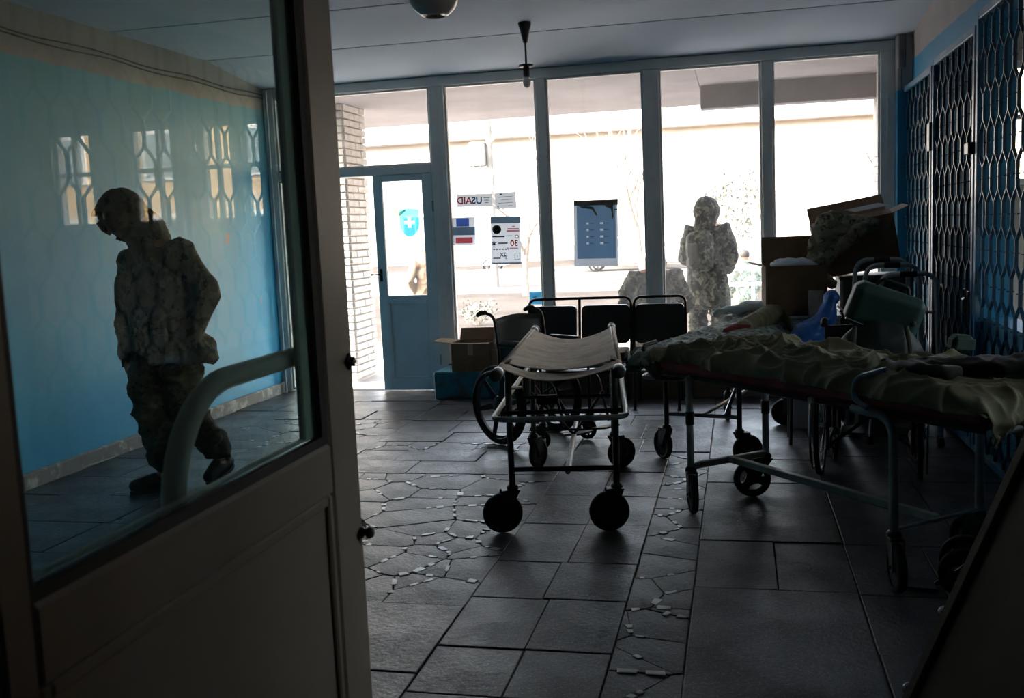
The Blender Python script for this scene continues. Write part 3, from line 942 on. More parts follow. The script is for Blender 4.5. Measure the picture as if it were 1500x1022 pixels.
# ------------------------------------------------------------------ lattice grilles on the right wall
def grille(y0, y1, z0, z1, label, x=1.375, frame_mat=None):
    t = thing('lattice_grille', label, 'grille', (x, (y0 + y1) / 2, 0), 0, 'lattice grilles along the right wall')
    L = (y1 - y0) / 2; m = MB(); w = 0.045
    for a, b, c, e in ((-L, -L + w, z0, z1), (L - w, L, z0, z1), (-L + w, L - w, z0, z0 + w), (-L + w, L - w, z1 - w, z1)):
        m.box((0, (a + b) / 2, (c + e) / 2), (0.04, b - a, e - c), None, 0.004)
    m.build('frame', frame_mat or grille_frame, t)
    inner = 2 * L - 2 * w
    k = max(2, round(inner / 0.09)); p = inner / k
    per = 0.385; th = 0.004; dp = 0.018
    pin = MB()
    for i in range(k):
        yc = -L + w + (i + 0.5) * p
        s = 1 if i % 2 else -1
        # each bar zigzags between the two neighbours it is pinned to
        P = []
        z = z0 + w; ph = 0
        off = [(0.0, -1), (0.13, -1), (0.20, 1), (0.33, 1)]
        zz = z0 + w - 0.1
        while zz < z1 - w:
            for o, q in off:
                P.append((zz + o, q * s * (p / 2 - th * 0.7)))
            zz += 0.40
        P = [(min(max(a, z0 + w), z1 - w), b) for a, b in P]
        Q = [P[0]]
        for a in P[1:]:
            if a[0] - Q[-1][0] > 1e-4:
                Q.append(a)
        vs, fs = [], []
        for a, b in Q:
            vs += [(-dp / 2, yc + b - th, a), (dp / 2, yc + b - th, a), (dp / 2, yc + b + th, a), (-dp / 2, yc + b + th, a)]
        for r in range(len(Q) - 1):
            for j in range(4):
                fs.append((r * 4 + j, r * 4 + (j + 1) % 4, r * 4 + 4 + (j + 1) % 4, r * 4 + 4 + j))
        MB().add(vs, fs).build('bar', grille_paint, t)
        zz = z0 + w - 0.1
        while zz < z1 - w:
            for o, q in ((0.065, -1), (0.265, 1)):
                if z0 + w < zz + o < z1 - w:
                    pin.tube([(-0.02, yc + q * s * p / 2, zz + o), (0.016, yc + q * s * p / 2, zz + o)], 0.004, 5)
            zz += 0.40
    pin.build('rivet', chrome, t, None, kind='stuff')
    return t
g1 = grille(7.74, 9.02, 0.06, 2.53, 'blue lattice grille beside the corner column, farthest of the row')
g2 = grille(6.40, 7.70, 0.06, 2.56, 'blue lattice grille with a padlock, second from the corner column')
g3 = grille(5.02, 6.36, 0.06, 2.62, 'lattice grille with light showing through it, third from the corner column')
g4 = grille(3.64, 4.98, 0.06, 2.62, 'lattice grille out of the direct view, reflected in the glass of the open door')
g5 = grille(2.26, 3.60, 0.06, 2.62, 'lattice grille nearest the inner wall, reflected in the glass of the open door')
MB().box((-0.005, -0.62, 2.03), (0.06, 0.10, 0.20), None, 0.006).build('latch_box', black_metal, g1)
lk = MB().box((-0.05, -0.61, 0.93), (0.035, 0.075, 0.095), None, 0.012)
lk.tube(rounded([(-0.05, -0.635, 0.975), (-0.05, -0.635, 1.03), (-0.05, -0.585, 1.03), (-0.05, -0.585, 0.975)], 0.02), 0.006, 8)
lk.box((-0.03, -0.61, 1.0), (0.012, 0.05, 0.03), None, 0.003)
lk.build('padlock', black_metal, g2)
MB().box((-0.02, -0.60, 1.86), (0.06, 0.11, 0.07), None, 0.006).build('latch_box', black_metal, g2)
# dark board doors standing shut behind the first two grilles
for a, b, n in ((7.76, 9.0, 3), (6.42, 7.68, 4)):
    w = (b - a) / 6
    root = struct(MB().box((1.411, (a + b) / 2, 1.3), (0.012, b - a, 2.5)).build('door_%d' % n, teal_boards))
    tag(root, 'dark teal board door shut behind the ' + ('corner' if n == 3 else 'padlocked') + ' grille', 'door')
    for i in range(6):
        MB().box((1.402, a + (i + 0.5) * w, 1.3), (0.012, w - 0.008, 2.48), None, 0.004).build('plank', teal_boards, root)

# ------------------------------------------------------------------ wheels and casters
def wheel_parts(parent, c, ax, R, w, style='disc', name='wheel', hub_mat=None, tyre_mat=None):
    """tyre as the part, its hub as a sub-part"""
    ax = Vector(ax).normalized()
    tr = min(R * 0.22, 0.028)
    prof = [(R - tr, -w / 2), (R - tr * 0.25, -w / 2), (R, -w * 0.28), (R, w * 0.28), (R - tr * 0.25, w / 2), (R - tr, w / 2), (R - tr, -w / 2)]
    t = MB().lathe(prof, c, ax, 32).build(name, tyre_mat or rubber, parent)
    h = MB(); ri = R - tr
    a0 = Vector((0, 0, 1)) if abs(ax.z) < 0.9 else Vector((1, 0, 0))
    u = (a0 - ax * a0.dot(ax)).normalized(); v = ax.cross(u); C = Vector(c)
    hw = w * 0.7
    if style == 'disc':
        h.lathe([(0.001, -hw / 2 - 0.006), (R * 0.18, -hw / 2 - 0.006), (R * 0.2, -hw / 2), (ri * 0.8, -hw / 2 + 0.004), (ri, -hw / 2), (ri, hw / 2), (ri * 0.8, hw / 2 - 0.004), (R * 0.2, hw / 2), (R * 0.18, hw / 2 + 0.006), (0.001, hw / 2 + 0.006)], c, ax, 32)
    else:
        h.lathe([(ri - R * 0.12, -hw / 2), (ri, -hw / 2), (ri, hw / 2), (ri - R * 0.12, hw / 2), (ri - R * 0.12, -hw / 2)], c, ax, 32)
        h.lathe([(0.001, -w / 2), (R * 0.2, -w / 2), (R * 0.24, 0), (R * 0.2, w / 2), (0.001, w / 2)], c, ax, 16)
        n = {'holes': 3, 'mag': 6, 'spoke8': 8}[style]
        sw = {'holes': R * 0.62, 'mag': R * 0.11, 'spoke8': R * 0.13}[style]
        for i in range(n):
            a = 2 * PI * i / n + 0.3
            d = u * math.cos(a) + v * math.sin(a); e = ax.cross(d)
            if style == 'holes':
                # broad webs that leave three round windows
                q = []
                for s, rr, f in ((-1, R * 0.15, 0.30), (-1, R * 0.36, 0.20), (-1, ri * 0.72, 0.26), (-1, ri * 0.95, 0.62), (1, ri * 0.95, 0.62), (1, ri * 0.72, 0.26), (1, R * 0.36, 0.20), (1, R * 0.15, 0.30)):
                    q.append(C + d * rr + e * s * f * R * 0.95 - ax * hw * 0.3)
                h.prism(q, ax * hw * 0.6)
            else:
                q = [C + d * R * 0.12 + e * s * sw * 0.7 - ax * hw * 0.25 for s in (-1, 1)] + [C + d * (ri - R * 0.06) + e * s * sw * 0.5 - ax * hw * 0.25 for s in (1, -1)]
                h.prism(q, ax * hw * 0.5)
    h.build('hub', hub_mat or wheel_grey, t)
    return t

def caster(root, x, y, zt, R, ang, trail, style='disc', w=0.034, fork_mat=None):
    """swivel caster under a leg: stem, fork of two cheeks, wheel"""
    d = Vector((math.cos(ang), math.sin(ang), 0)); s = Vector((-d.y, d.x, 0))
    c = Vector((x, y, 0)) + d * trail; c.z = R
    f = MB()
    f.tube([(x, y, zt), (x, y, R * 2 + 0.035)], 0.017, 10)
    f.lathe([(0.028, 0), (0.03, 0.012), (0.022, 0.024), (0.0, 0.024)], (x, y, R * 2 + 0.016), (0, 0, 1), 14)
    f.box(Vector((x, y, R * 2 + 0.012)) + d * trail * 0.3, (0.075, w + 0.022, 0.012), Matrix.Rotation(ang, 3, 'Z'), 0.003)
    for k in (-1, 1):
        o = s * k * (w / 2 + 0.007)
        q = [Vector((x, y, R * 2 + 0.016)) - d * 0.035 + o, Vector((x, y, R * 2 + 0.016)) + d * (trail * 0.5 + 0.035) + o, c + d * 0.02 + Vector((0, 0, -0.018)) + o, c - d * 0.02 + Vector((0, 0, -0.018)) + o]
        f.prism(q, s * 0.004)
    f.tube([c - s * (w / 2 + 0.016), c + s * (w / 2 + 0.016)], 0.007, 8)
    f.build('caster_fork', fork_mat or dark_steel, root)
    wheel_parts(root, c, s, R, w, style, 'caster_wheel')

# ------------------------------------------------------------------ canvas stretcher on its trolley (centre)
A = thing('stretcher_trolley', 'empty stretcher trolley with sagging tan canvas, in the middle of the floor', 'stretcher', (-0.94, 5.4, 0), 0.124, 'wheeled stretchers')
PZ = 0.83
def pole_x(y): return 0.285 - 0.03 * (y + 0.9) / 2.03
for s in (-1, 1):
    pl = MB().tube([(s * pole_x(-0.9), -0.88, PZ), (s * pole_x(1.13), 1.13, PZ)], 0.019, 12).build('pole', M('varnished_pole', '#4b3c2f', '#392d24', 8, 0.5), A)
    for yy, e in ((-0.9, 1), (1.13, -1)):
        MB().lathe([(0.0, -0.045), (0.022, -0.045), (0.029, -0.036), (0.029, 0.03), (0.024, 0.036)], (s * pole_x(yy), yy, PZ), (0, e, 0), 16).build('grip', rubber, pl)
        MB().lathe([(0.024, 0.036), (0.027, 0.04), (0.027, 0.085), (0.02, 0.09)], (s * pole_x(yy), yy, PZ), (0, e, 0), 16).build('collar', white_plastic, pl)
def sag_sheet(y0, y1, ny, name, seed, extra=0.0, thick=0.004):
    vs, fs = [], []; nx = 26
    for j in range(ny + 1):
        y = y0 + (y1 - y0) * j / ny
        for i in range(nx + 1):
            t = -1 + 2 * i / nx
            X = pole_x(y)
            dip = 0.062 * (1 - t * t) * (1 + 0.25 * math.sin(y * 2.1)) + extra * (1 - t * t)
            z = PZ + 0.021 - dip
            n = noise.noise(Vector((t * 1.4 + seed, y * 9, 0))) * 0.5 + noise.noise(Vector((t * 5, y * 22, seed))) * 0.3
            z += n * 0.010 * (1 - abs(t) ** 4)
            ed = 0.012 * noise.noise(Vector((t * 3, seed, 1))) * (1 if j in (0, ny) else 0)
            vs.append((t * X * 1.0, y + ed, z))
        # wrap under the poles
    for j in range(ny):
        for i in range(nx):
            a = j * (nx + 1) + i
            fs.append((a, a + 1, a + nx + 2, a + nx + 1))
    m = MB().add(vs, fs, True)
    for s in (-1, 1):
        for k in range(3):
            pass
    for s in (-1, 1):
        ring = []
        for yy in (y0 + 0.01, y1 - 0.01):
            ring.append([Vector((s * (pole_x(yy) + 0.0225 * math.sin(a)), yy, PZ + 0.0225 * math.cos(a))) for a in [PI * 1.25 * q / 7 for q in range(8)]])
        m.add(ring[0] + ring[1], [(q, q + 1, 8 + q + 1, 8 + q) for q in range(7)], True)
    me = m.mesh(name)
    o = link(name, me, canvas, A)
    sm = o.modifiers.new('thickness', 'SOLIDIFY'); sm.thickness = thick
    return o
sag_sheet(-0.60, 0.98, 60, 'canvas', 2.0)
sag_sheet(-0.80, -0.615, 10, 'canvas_band', 5.0, 0.022)
for s in (-1, 1):
    b = MB().box((s * 0.262, -0.58, PZ + 0.018), (0.03, 0.12, 0.01), Matrix.Rotation(s * 0.35, 3, 'Y'), 0.003)
    b.build('strap', M('dark_webbing', '#2f2a24', '#221e1a', 30, 0.9), A)
for s in (-1, 1):
    MB().tube(rounded([(s * 0.262, -0.62, PZ - 0.02), (s * 0.262, -0.64, 0.5), (s * 0.258, -0.655, 0.22)], 0.1), 0.0165, 10).build('leg', dark_steel, A)
    MB().tube([(s * 0.245, 0.72, PZ - 0.02), (s * 0.25, 0.62, 0.22)], 0.0165, 10).build('leg', dark_steel, A)
    MB().tube([(s * 0.255, -0.62, 0.72), (s * 0.25, -0.1, 0.64)], 0.009, 8).build('brace', dark_steel, A)
rl = rounded([(-0.315, -0.90, 0.615), (0.315, -0.90, 0.615), (0.30, 0.95, 0.60), (-0.30, 0.95, 0.60)], 0.10, 6, True)
MB().tube(rl, 0.014, 10, closed=True).build('bumper_rail', steel, A)
for yy, z in ((-0.65, 0.315), (0.63, 0.315)):
    MB().tube([(-0.258, yy, z), (0.258, yy, z)], 0.013, 10).build('crossbar', dark_steel, A)
for yy in (-0.64, 0.66):
    MB().tube([(-0.30, yy, 0.60), (0.30, yy, 0.60)], 0.012, 8).build('crossbar', dark_steel, A)
MB().tube([(0.02, -0.65, 0.30), (0.02, 0.63, 0.30)], 0.015, 10).build('spine_tube', steel, A)
for s in (-1, 1):
    MB().tube([(s * 0.20, -0.05, 0.60), (0.02, 0.2, 0.31)], 0.009, 8).build('brace', dark_steel, A)
hw_ = MB().box((-0.10, -0.2, 0.585), (0.12, 0.05, 0.05), None, 0.01).tube([(-0.24, -0.2, 0.60), (0.24, -0.2, 0.60)], 0.009, 8).tube([(-0.12, -0.2, 0.58), (-0.2, -0.2, 0.42), (0.05, -0.2, 0.42)], 0.007, 8)
hw_.build('tilt_mechanism', black_metal, A)
caster(A, -0.258, -0.655, 0.24, 0.1, PI + 0.25, 0.055)
caster(A, 0.258, -0.655, 0.24, 0.1, PI + 0.15, 0.04)
caster(A, -0.25, 0.62, 0.24, 0.095, PI / 2 - 0.45, 0.05)
caster(A, 0.25, 0.62, 0.24, 0.095, PI / 2 - 1.05, 0.05)

# ------------------------------------------------------------------ draped cloth
def edge_map(s, half, r):
    a = abs(s); g = 1 if s >= 0 else -1
    if a <= half - r:
        return s, 0.0, 0.0
    q = a - (half - r)
    if q < r * PI / 2:
        an = q / r
        return g * (half - r + r * math.sin(an)), r * (1 - math.cos(an)), 0.0
    q -= r * PI / 2
    return g * half, r + q, q

def drape(name, L, W, hangL, hangW, z, bulge, wrinkle, seed, mat, parent, nx=150, ny=84, r=0.05, x0=0.0, hang_wob=0.35, lumps=()):
    vs, fs = [], []
    sx = L / 2 + hangL; sy = W / 2 + hangW
    for j in range(ny + 1):
        for i in range(nx + 1):
            u = -1 + 2 * i / nx; v = -1 + 2 * j / ny
            wob = 1 + hang_wob * noise.noise(Vector((u * 3 + seed, v * 3, seed)))
            hx = L / 2 + hangL * wob; hy = W / 2 + hangW * wob
            X, dx, qx = edge_map(u * hx, L / 2, r); Y, dy, qy = edge_map(v * hy, W / 2, r)
            Z = z - max(dx, dy)
            Z += bulge * max(0, 1 - (2 * Y / W) ** 2) * max(0, 1 - (2 * X / L) ** 6)
            for (lx, ly, rx, ry, hh) in lumps:
                Z += hh * math.exp(-((X - lx) / rx) ** 2 - ((Y - ly) / ry) ** 2)
            fl = 0.03 * qx + 0.05 * qy
            X += (1 if X > 0 else -1) * fl * (1 if dx > dy else 0); Y += (1 if Y > 0 else -1) * fl * (1 if dy >= dx else 0)
            vs.append((X + x0, Y, Z))
    for j in range(ny):
        for i in range(nx):
            a = j * (nx + 1) + i
            fs.append((a, a + 1, a + nx + 2, a + nx + 1))
    me = MB().add(vs, fs, True).mesh(name)
    def fn(c):
        w = noise.noise_vector(Vector((c.x * 1.6 + seed, c.y * 2.2, c.z * 2))) * 0.9
        def ridge(al, fl, fa, k, off):
            u = c.x * math.cos(al) + c.y * math.sin(al); v = -c.x * math.sin(al) + c.y * math.cos(al)
            return (1 - abs(noise.noise(Vector((u * fl + seed + off, v * fa, c.z * fa * 0.7 + off)) + w))) ** k
        return wrinkle * (0.9 * ridge(0.30, 0.6, 3.6, 6, 0) + 0.7 * ridge(-0.35, 0.8, 5.0, 7, 7) + 0.55 * ridge(0.75, 1.2, 7.5, 8, 13) + 0.3 * ridge(-0.8, 2.0, 9.0, 8, 31) + 0.16 * ridge(0.15, 3, 14, 6, 20) - 0.4)
    displace(me, fn)
    o = link(name, me, mat, parent)
    sm = o.modifiers.new('thickness', 'SOLIDIFY'); sm.thickness = 0.006; sm.offset = 0.0
    return o

# ------------------------------------------------------------------ long gurney with the olive blanket (right)
B = thing('wheeled_gurney', 'long gurney with red mattress on pale steel legs, reaching in from the right edge', 'stretcher', (0.36, 4.78, 0), -0.885, 'wheeled stretchers')
pale_steel = M('pale_steel_tube', '#a9aca8', '#8d908c', 12, 0.35, 0.15, 0.05, 80)
for s in (-1, 1):
    MB().tube([(-0.67, s * 0.25, 0.71), (-0.67, s * 0.25, 0.21)], 0.0185, 12).build('leg', pale_steel, B)
    MB().tube(rounded([(0.45, s * 0.25, 0.705), (0.665, s * 0.25, 0.70), (0.67, s * 0.25, 0.22)], 0.15, 8), 0.0185, 12).build('leg', pale_steel, B)
    MB().tube([(-0.9, s * 0.22, 0.705), (1.1, s * 0.22, 0.705)], 0.016, 10).build('side_rail', dark_steel, B)
    MB().tube([(-0.67, s * 0.25, 0.46), (-0.67, s * 0.25, 0.53)], 0.023, 12).build('leg_sleeve', black_metal, B)
for x in (-0.9, -0.67, 0.2, 1.1):
    MB().tube([(x, -0.25, 0.705), (x, 0.25, 0.705)], 0.014, 8).build('crossbar', pale_steel, B)
MB().box((-0.67, 0, 0.24), (0.032, 0.5, 0.032), None, 0.004).build('lower_crossbar', pale_steel, B)
MB().tube([(0.67, -0.25, 0.245), (0.67, 0.25, 0.245)], 0.008, 8).build('lower_crossbar', pale_steel, B)
MB().box((0.0, 0, 0.245), (1.34, 0.036, 0.034), None, 0.004).build('spine_beam', pale_steel, B)
caster(B, -0.67, -0.25, 0.26, 0.1, 0.885 - 1.35, 0.035, 'disc', 0.032)
caster(B, -0.67, 0.25, 0.26, 0.1, 0.885 + PI + 0.12, 0.075, 'holes', 0.034)
caster(B, 0.67, -0.25, 0.26, 0.1, 0.885 - 1.45, 0.04, 'disc', 0.032)
caster(B, 0.67, 0.25, 0.26, 0.1, 0.885 + 2.2, 0.05, 'holes', 0.034)
mt = MB().box((0.1, 0, 0.756), (2.0, 0.55, 0.066), None, 0.02).build('mattress', red_pad, B)
mq = MB()
for s in (-1, 1):
    mq.tube([(-0.89, s * 0.276, 0.779), (1.09, s * 0.276, 0.779)], 0.006, 6)
mq.build('piping', red_pad, mt)
bl = thing('blanket', 'crumpled olive green blanket spread over the long red gurney', 'blanket', (0.36, 4.78, 0), -0.885)
drape('cloth', 2.02, 0.56, 0.13, 0.035, 0.825, 0.035, 0.040, 3.0, blanket, bl, 300, 140, 0.04, 0.08, 0.35,
      ((-0.55, 0.05, 0.3, 0.18, 0.03), (0.2, -0.05, 0.25, 0.15, 0.02)))
# dark coat thrown over its near end, with a pale loop of tubing
ct = MB()
ct.cap([(0.60, -0.10, 0.885), (0.78, 0.0, 0.895), (0.95, 0.06, 0.90), (1.06, 0.10, 0.90)], [0.022, 0.03, 0.034, 0.028], 16, 3.2, (0, 0, 1))
ct.cap([(0.95, 0.05, 0.90), (1.0, 0.18, 0.92), (1.02, 0.26, 0.98)], [0.04, 0.04, 0.03], 12, 1.0)
ct.cap([(0.52, -0.13, 0.885), (0.66, -0.19, 0.885), (0.86, -0.15, 0.89)], [0.018, 0.024, 0.026], 12, 1.7, (0, 0, 1))
cm = remeshed(ct, 'dark_coat', 0.012, 4)
displace(cm, lambda c: 0.012 * (1 - abs(noise.noise(Vector((c.x * 13 + c.y * 6, c.y * 16, c.z * 14))))) ** 4)
co = link('dark_coat', cm, dark_cloth, None, (0.36, 4.78, 0)); co.rotation_euler = (0, 0, -0.885)
tag(co, 'dark rolled coat lying across the near end of the olive blanket', 'coat')
hs = MB().tube(rounded([(0.62, -0.24, 0.885), (0.50, -0.285, 0.84), (0.50, -0.30, 0.76), (0.58, -0.30, 0.73)], 0.06, 6), 0.011, 8)
hs = hs.build('hose', M('pale_blue_hose', '#6f8c9c', None, 5, 0.35), None, (0.36, 4.78, 0)); hs.rotation_euler = (0, 0, -0.885)
tag(hs, 'short pale blue hose hanging over the red mattress edge', 'hose')
pc = MB().box((0, 0, 0.05), (0.13, 0.09, 0.10), None, 0.025).box((0, -0.047, 0.055), (0.11, 0.012, 0.06), None, 0.004).build('pouch', green_bag, None, (0.93, 4.62, 0.885)); pc.rotation_euler = (0.1, 0.1, 0.4); pc.scale = (0.8, 0.8, 0.8)
tag(pc, 'small dark green pouch on the far edge of the olive blanket', 'pouch')

# ------------------------------------------------------------------ gurney with the camouflage quilt, behind
Cg = thing('wheeled_gurney', 'gurney under a camouflage quilt, pointing at the windows behind the olive one', 'stretcher', (-0.05, 6.85, 0), 1.287, 'wheeled stretchers')
for s in (-1, 1):
    MB().tube([(-0.66, s * 0.235, 0.66), (-0.66, s * 0.235, 0.21)], 0.0165, 10).build('leg', dark_steel, Cg)
    MB().tube([(0.66, s * 0.235, 0.66), (0.66, s * 0.235, 0.21)], 0.0165, 10).build('leg', dark_steel, Cg)
    MB().tube([(-1.1, s * 0.24, 0.665), (1.15, s * 0.24, 0.665)], 0.016, 10).build('side_rail', dark_steel, Cg)
MB().tube(rounded([(-0.95, -0.29, 0.575), (-0.95, 0.29, 0.575), (0.95, 0.29, 0.575), (0.95, -0.29, 0.575)], 0.09, 6, True), 0.013, 10, closed=True).build('bumper_rail', steel, Cg)
for x in (-0.66, 0.66):
    MB().tube([(x, -0.235, 0.30), (x, 0.235, 0.30)], 0.013, 8).build('crossbar', steel, Cg)
    MB().tube([(x, -0.29, 0.575), (x, 0.29, 0.575)], 0.012, 8).build('crossbar', dark_steel, Cg)
MB().tube([(-0.66, -0.15, 0.31), (-0.1, -0.12, 0.56)], 0.013, 8).build('prop_strut', chrome, Cg)
MB().tube([(-0.66, 0.0, 0.30), (0.66, 0.0, 0.30)], 0.012, 8).build('spine_tube', steel, Cg)
for (x, y, a, st) in ((-0.66, 0.235, 0.9, 'disc'), (-0.66, -0.235, -0.9, 'disc'), (0.66, 0.235, 0.4, 'disc'), (0.66, -0.235, 2.0, 'disc')):
    caster(Cg, x, y, 0.24, 0.095, a, 0.05, st)
MB().box((0.02, 0, 0.70), (2.2, 0.52, 0.05), None, 0.015).build('mattress', vinyl, Cg)
ql = thing('quilt', 'camouflage quilt in soft ridges lying on the gurney behind', 'blanket', (-0.05, 6.85, 0), 1.287)
drape('cloth', 2.26, 0.56, 0.05, 0.10, 0.745, 0.02, 0.024, 9.0, camo_quilt, ql, 220, 100, 0.045, 0.0, 0.4, ((0.7, 0, 0.3, 0.25, 0.05), (0.0, 0.1, 0.3, 0.2, 0.02)))
rp = MB()
rp.cap([(-0.02, -0.08, 0.79), (0.12, -0.13, 0.81), (0.28, -0.18, 0.835), (0.36, -0.20, 0.84)], [0.035, 0.05, 0.066, 0.058], 16)
rp.cap([(0.36, -0.20, 0.85), (0.37, -0.27, 0.81), (0.36, -0.30, 0.74)], [0.03, 0.025, 0.018], 10)
rm = remeshed(rp, 'rolled_jacket', 0.011, 4)
displace(rm, lambda c: 0.014 * (1 - abs(noise.noise(Vector((c.x * 22 + c.y * 6, c.y * 9, c.z * 12))))) ** 2)
ro = link('rolled_jacket', rm, blanket, None, (-0.05, 6.85, 0)); ro.rotation_euler = (0, 0, 1.287)
tag(ro, 'rolled olive jacket on the camouflage quilt, in front of the white cabinet', 'jacket')
sh = MB()
sh.cap([(0.52, 0.30, 0.80), (0.62, 0.24, 0.815), (0.66, 0.10, 0.835), (0.68, -0.02, 0.84), (0.64, -0.12, 0.86)], [0.022, 0.034, 0.052, 0.05, 0.05], 14, 1.0)
sm_ = remeshed(sh, 'folded_sheet', 0.009, 2)
displace(sm_, lambda c: 0.014 * noise.noise(Vector((c.x * 14, c.y * 14, c.z * 26))))
so = link('folded_sheet', sm_, sheet_cloth, None, (-0.03, 6.88, 0.02)); so.rotation_euler = (0, 0, 1.287)
tag(so, 'crumpled pale blue sheet heaped on the camouflage quilt', 'sheet')
rs = MB().cap([(-0.08, -0.02, 0), (0.0, 0.0, 0.012), (0.09, 0.01, 0.0)], [0.012, 0.02, 0.010], 12, 1.8, (0, 0, 1)).build('red_cloth', M('red_cloth', '#7a201c', '#5b1715', 6, 0.9), None, (-0.02, 6.62, 0.80)); rs.rotation_euler = (0.05, -0.1, 0.3)
tag(rs, 'small rag of red cloth lying on the camouflage quilt', 'cloth')
bg = MB()
bg.cap([(-1.05, 0.20, 0.70), (-1.12, 0.10, 0.64), (-1.12, -0.02, 0.63)], [0.05, 0.06, 0.045], 14)
bgm = remeshed(bg, 'sling_bag', 0.01, 3)
bo = link('sling_bag', bgm, vinyl, None, (-0.05, 6.85, 0)); bo.rotation_euler = (0, 0, 1.287)
tag(bo, 'black sling bag hanging off the near end of the quilted gurney', 'bag')
MB().tube(rounded([(-1.08, 0.2, 0.70), (-1.10, 0.21, 0.79), (-1.0, 0.16, 0.80)], 0.04), 0.012, 8).build('strap', vinyl, bo)

# ------------------------------------------------------------------ wheelchairs
def wheelchair(label, loc, rz, R, style, frame_m, back_m, half=0.23):
    t = thing('wheelchair', label, 'wheelchair', loc, rz, 'wheelchairs')
    for s in (-1, 1):
        c = (0, s * (half + 0.04), R)
        if style == 'wire':
            w = MB().lathe([(R - 0.022, -0.012), (R - 0.006, -0.014), (R, 0), (R - 0.006, 0.014), (R - 0.022, 0.012), (R - 0.022, -0.012)], c, (0, 1, 0), 48).build('rear_wheel', rubber, t)
            r = MB().lathe([(R - 0.035, -0.009), (R - 0.022, -0.011), (R - 0.022, 0.011), (R - 0.035, 0.009), (R - 0.035, -0.009)], c, (0, 1, 0), 48)
            r.lathe([(0.001, -0.03), (0.022, -0.03), (0.014, -0.01), (0.014, 0.01), (0.022, 0.03), (0.001, 0.03)], c, (0, 1, 0), 12)
            r.build('rim', chrome, w)
            sp = MB()
            for i in range(28):
                a = 2 * PI * i / 28; b = a + (0.5 if i % 2 else -0.5)
                e = 0.02 if i % 4 < 2 else -0.02
                sp.tube([(0.018 * math.cos(b), c[1] + e, R + 0.018 * math.sin(b)), ((R - 0.03) * math.cos(a), c[1], R + (R - 0.03) * math.sin(a))], 0.0022, 4, caps=False)
            sp.build('spokes', chrome, w, None, kind='stuff')
        else:
            w = wheel_parts(t, c, (0, 1, 0), R, 0.03, style, 'rear_wheel', black_metal)
        hr = [(math.cos(2 * PI * i / 40) * (R - 0.04), c[1] + s * 0.035, R + math.sin(2 * PI * i / 40) * (R - 0.04)) for i in range(40)]
        MB().tube(hr, 0.008, 6, closed=True).build('hand_rim', chrome if style == 'wire' else black_metal, w)
        # side frame
        f = MB()
        f.tube(rounded([(-0.02, s * half, 0.98 * 0.5), (-0.03, s * half, 0.70), (-0.06, s * half, 0.90), (-0.17, s * half, 0.925)], 0.05), 0.0115, 10)
        f.tube(rounded([(-0.03, s * half, 0.70), (0.38, s * half, 0.70), (0.40, s * half, 0.49)], 0.06), 0.0105, 10)
        f.tube([(-0.02, s * half, 0.49), (0.44, s * half, 0.49)], 0.0115, 10)
        f.tube([(-0.02, s * half, 0.49), (-0.02, s * half, 0.15)], 0.0115, 10)
        f.tube([(-0.02, s * half, 0.17), (0.40, s * half, 0.19)], 0.0105, 10)
        f.tube([(0.40, s * half, 0.49), (0.40, s * half, 0.17)], 0.0115, 10)
        f.build('side_frame', frame_m, t)
        MB().cap([(-0.155, s * half, 0.923), (-0.20, s * half, 0.92), (-0.235, s * half, 0.905)], [0.017, 0.018, 0.016], 12).build('push_handle', rubber, t)
        MB().box((0.17, s * half, 0.718), (0.30, 0.045, 0.03), None, 0.01).build('armrest', vinyl, t)
        MB().box((0.17, s * (half - 0.008), 0.6), (0.36, 0.006, 0.16), None, 0.002).build('skirt_guard', frame_m, t)
        caster(t, 0.40, s * half, 0.2, 0.078, PI + (0.5 if s < 0 else 0.2), 0.03, 'spoke8', 0.026)
        lg = MB().tube(rounded([(0.42, s * half, 0.49), (0.50, s * (half - 0.01), 0.46), (0.60, s * (half - 0.02), 0.16)], 0.05), 0.0105, 10)
        lg.build('leg_hanger', frame_m, t)
        MB().box((0.64, s * (half - 0.10), 0.135), (0.14, 0.15, 0.014), Matrix.Rotation(-0.15, 3, 'Y'), 0.004).build('footplate', frame_m, t)
        MB().tube([(-0.02, s * half, 0.175), (0.30, -s * half, 0.475)], 0.011, 8).build('cross_brace', frame_m, t)
    vs, fs = [], []
    for j in range(9):
        for i in range(13):
            u = -1 + 2 * i / 12; v = j / 8
            vs.append((0.42 * v, u * half, 0.50 - 0.03 * (1 - u * u)))
    fs = [(j * 13 + i, j * 13 + i + 1, j * 13 + i + 14, j * 13 + i + 13) for j in range(8) for i in range(12)]
    o = link('seat', MB().add(vs, fs, True).mesh('seat'), vinyl, t); o.modifiers.new('t', 'SOLIDIFY').thickness = 0.012
    vs = []
    for j in range(9):
        for i in range(13):
            u = -1 + 2 * i / 12; v = j / 8
            zz = 0.53 + 0.36 * v
            vs.append((-0.025 - 0.035 * max(0, (zz - 0.7) / 0.2) - 0.035 * (1 - u * u), u * half, zz + 0.008 * math.cos(u * 3)))
    o = link('backrest', MB().add(vs, fs, True).mesh('backrest'), back_m, t); o.modifiers.new('t', 'SOLIDIFY').thickness = 0.014
    return t
wheelchair('black wheelchair with moulded wheels, behind the empty canvas stretcher', (-1.50, 6.93, 0), -0.62, 0.28, 'mag', black_metal, vinyl)
W2 = wheelchair('wheelchair with wire-spoked wheels, seen under the olive blanket gurney', (0.72, 5.92, 0), 1.40, 0.29, 'wire', black_metal, green_black)
W3 = None

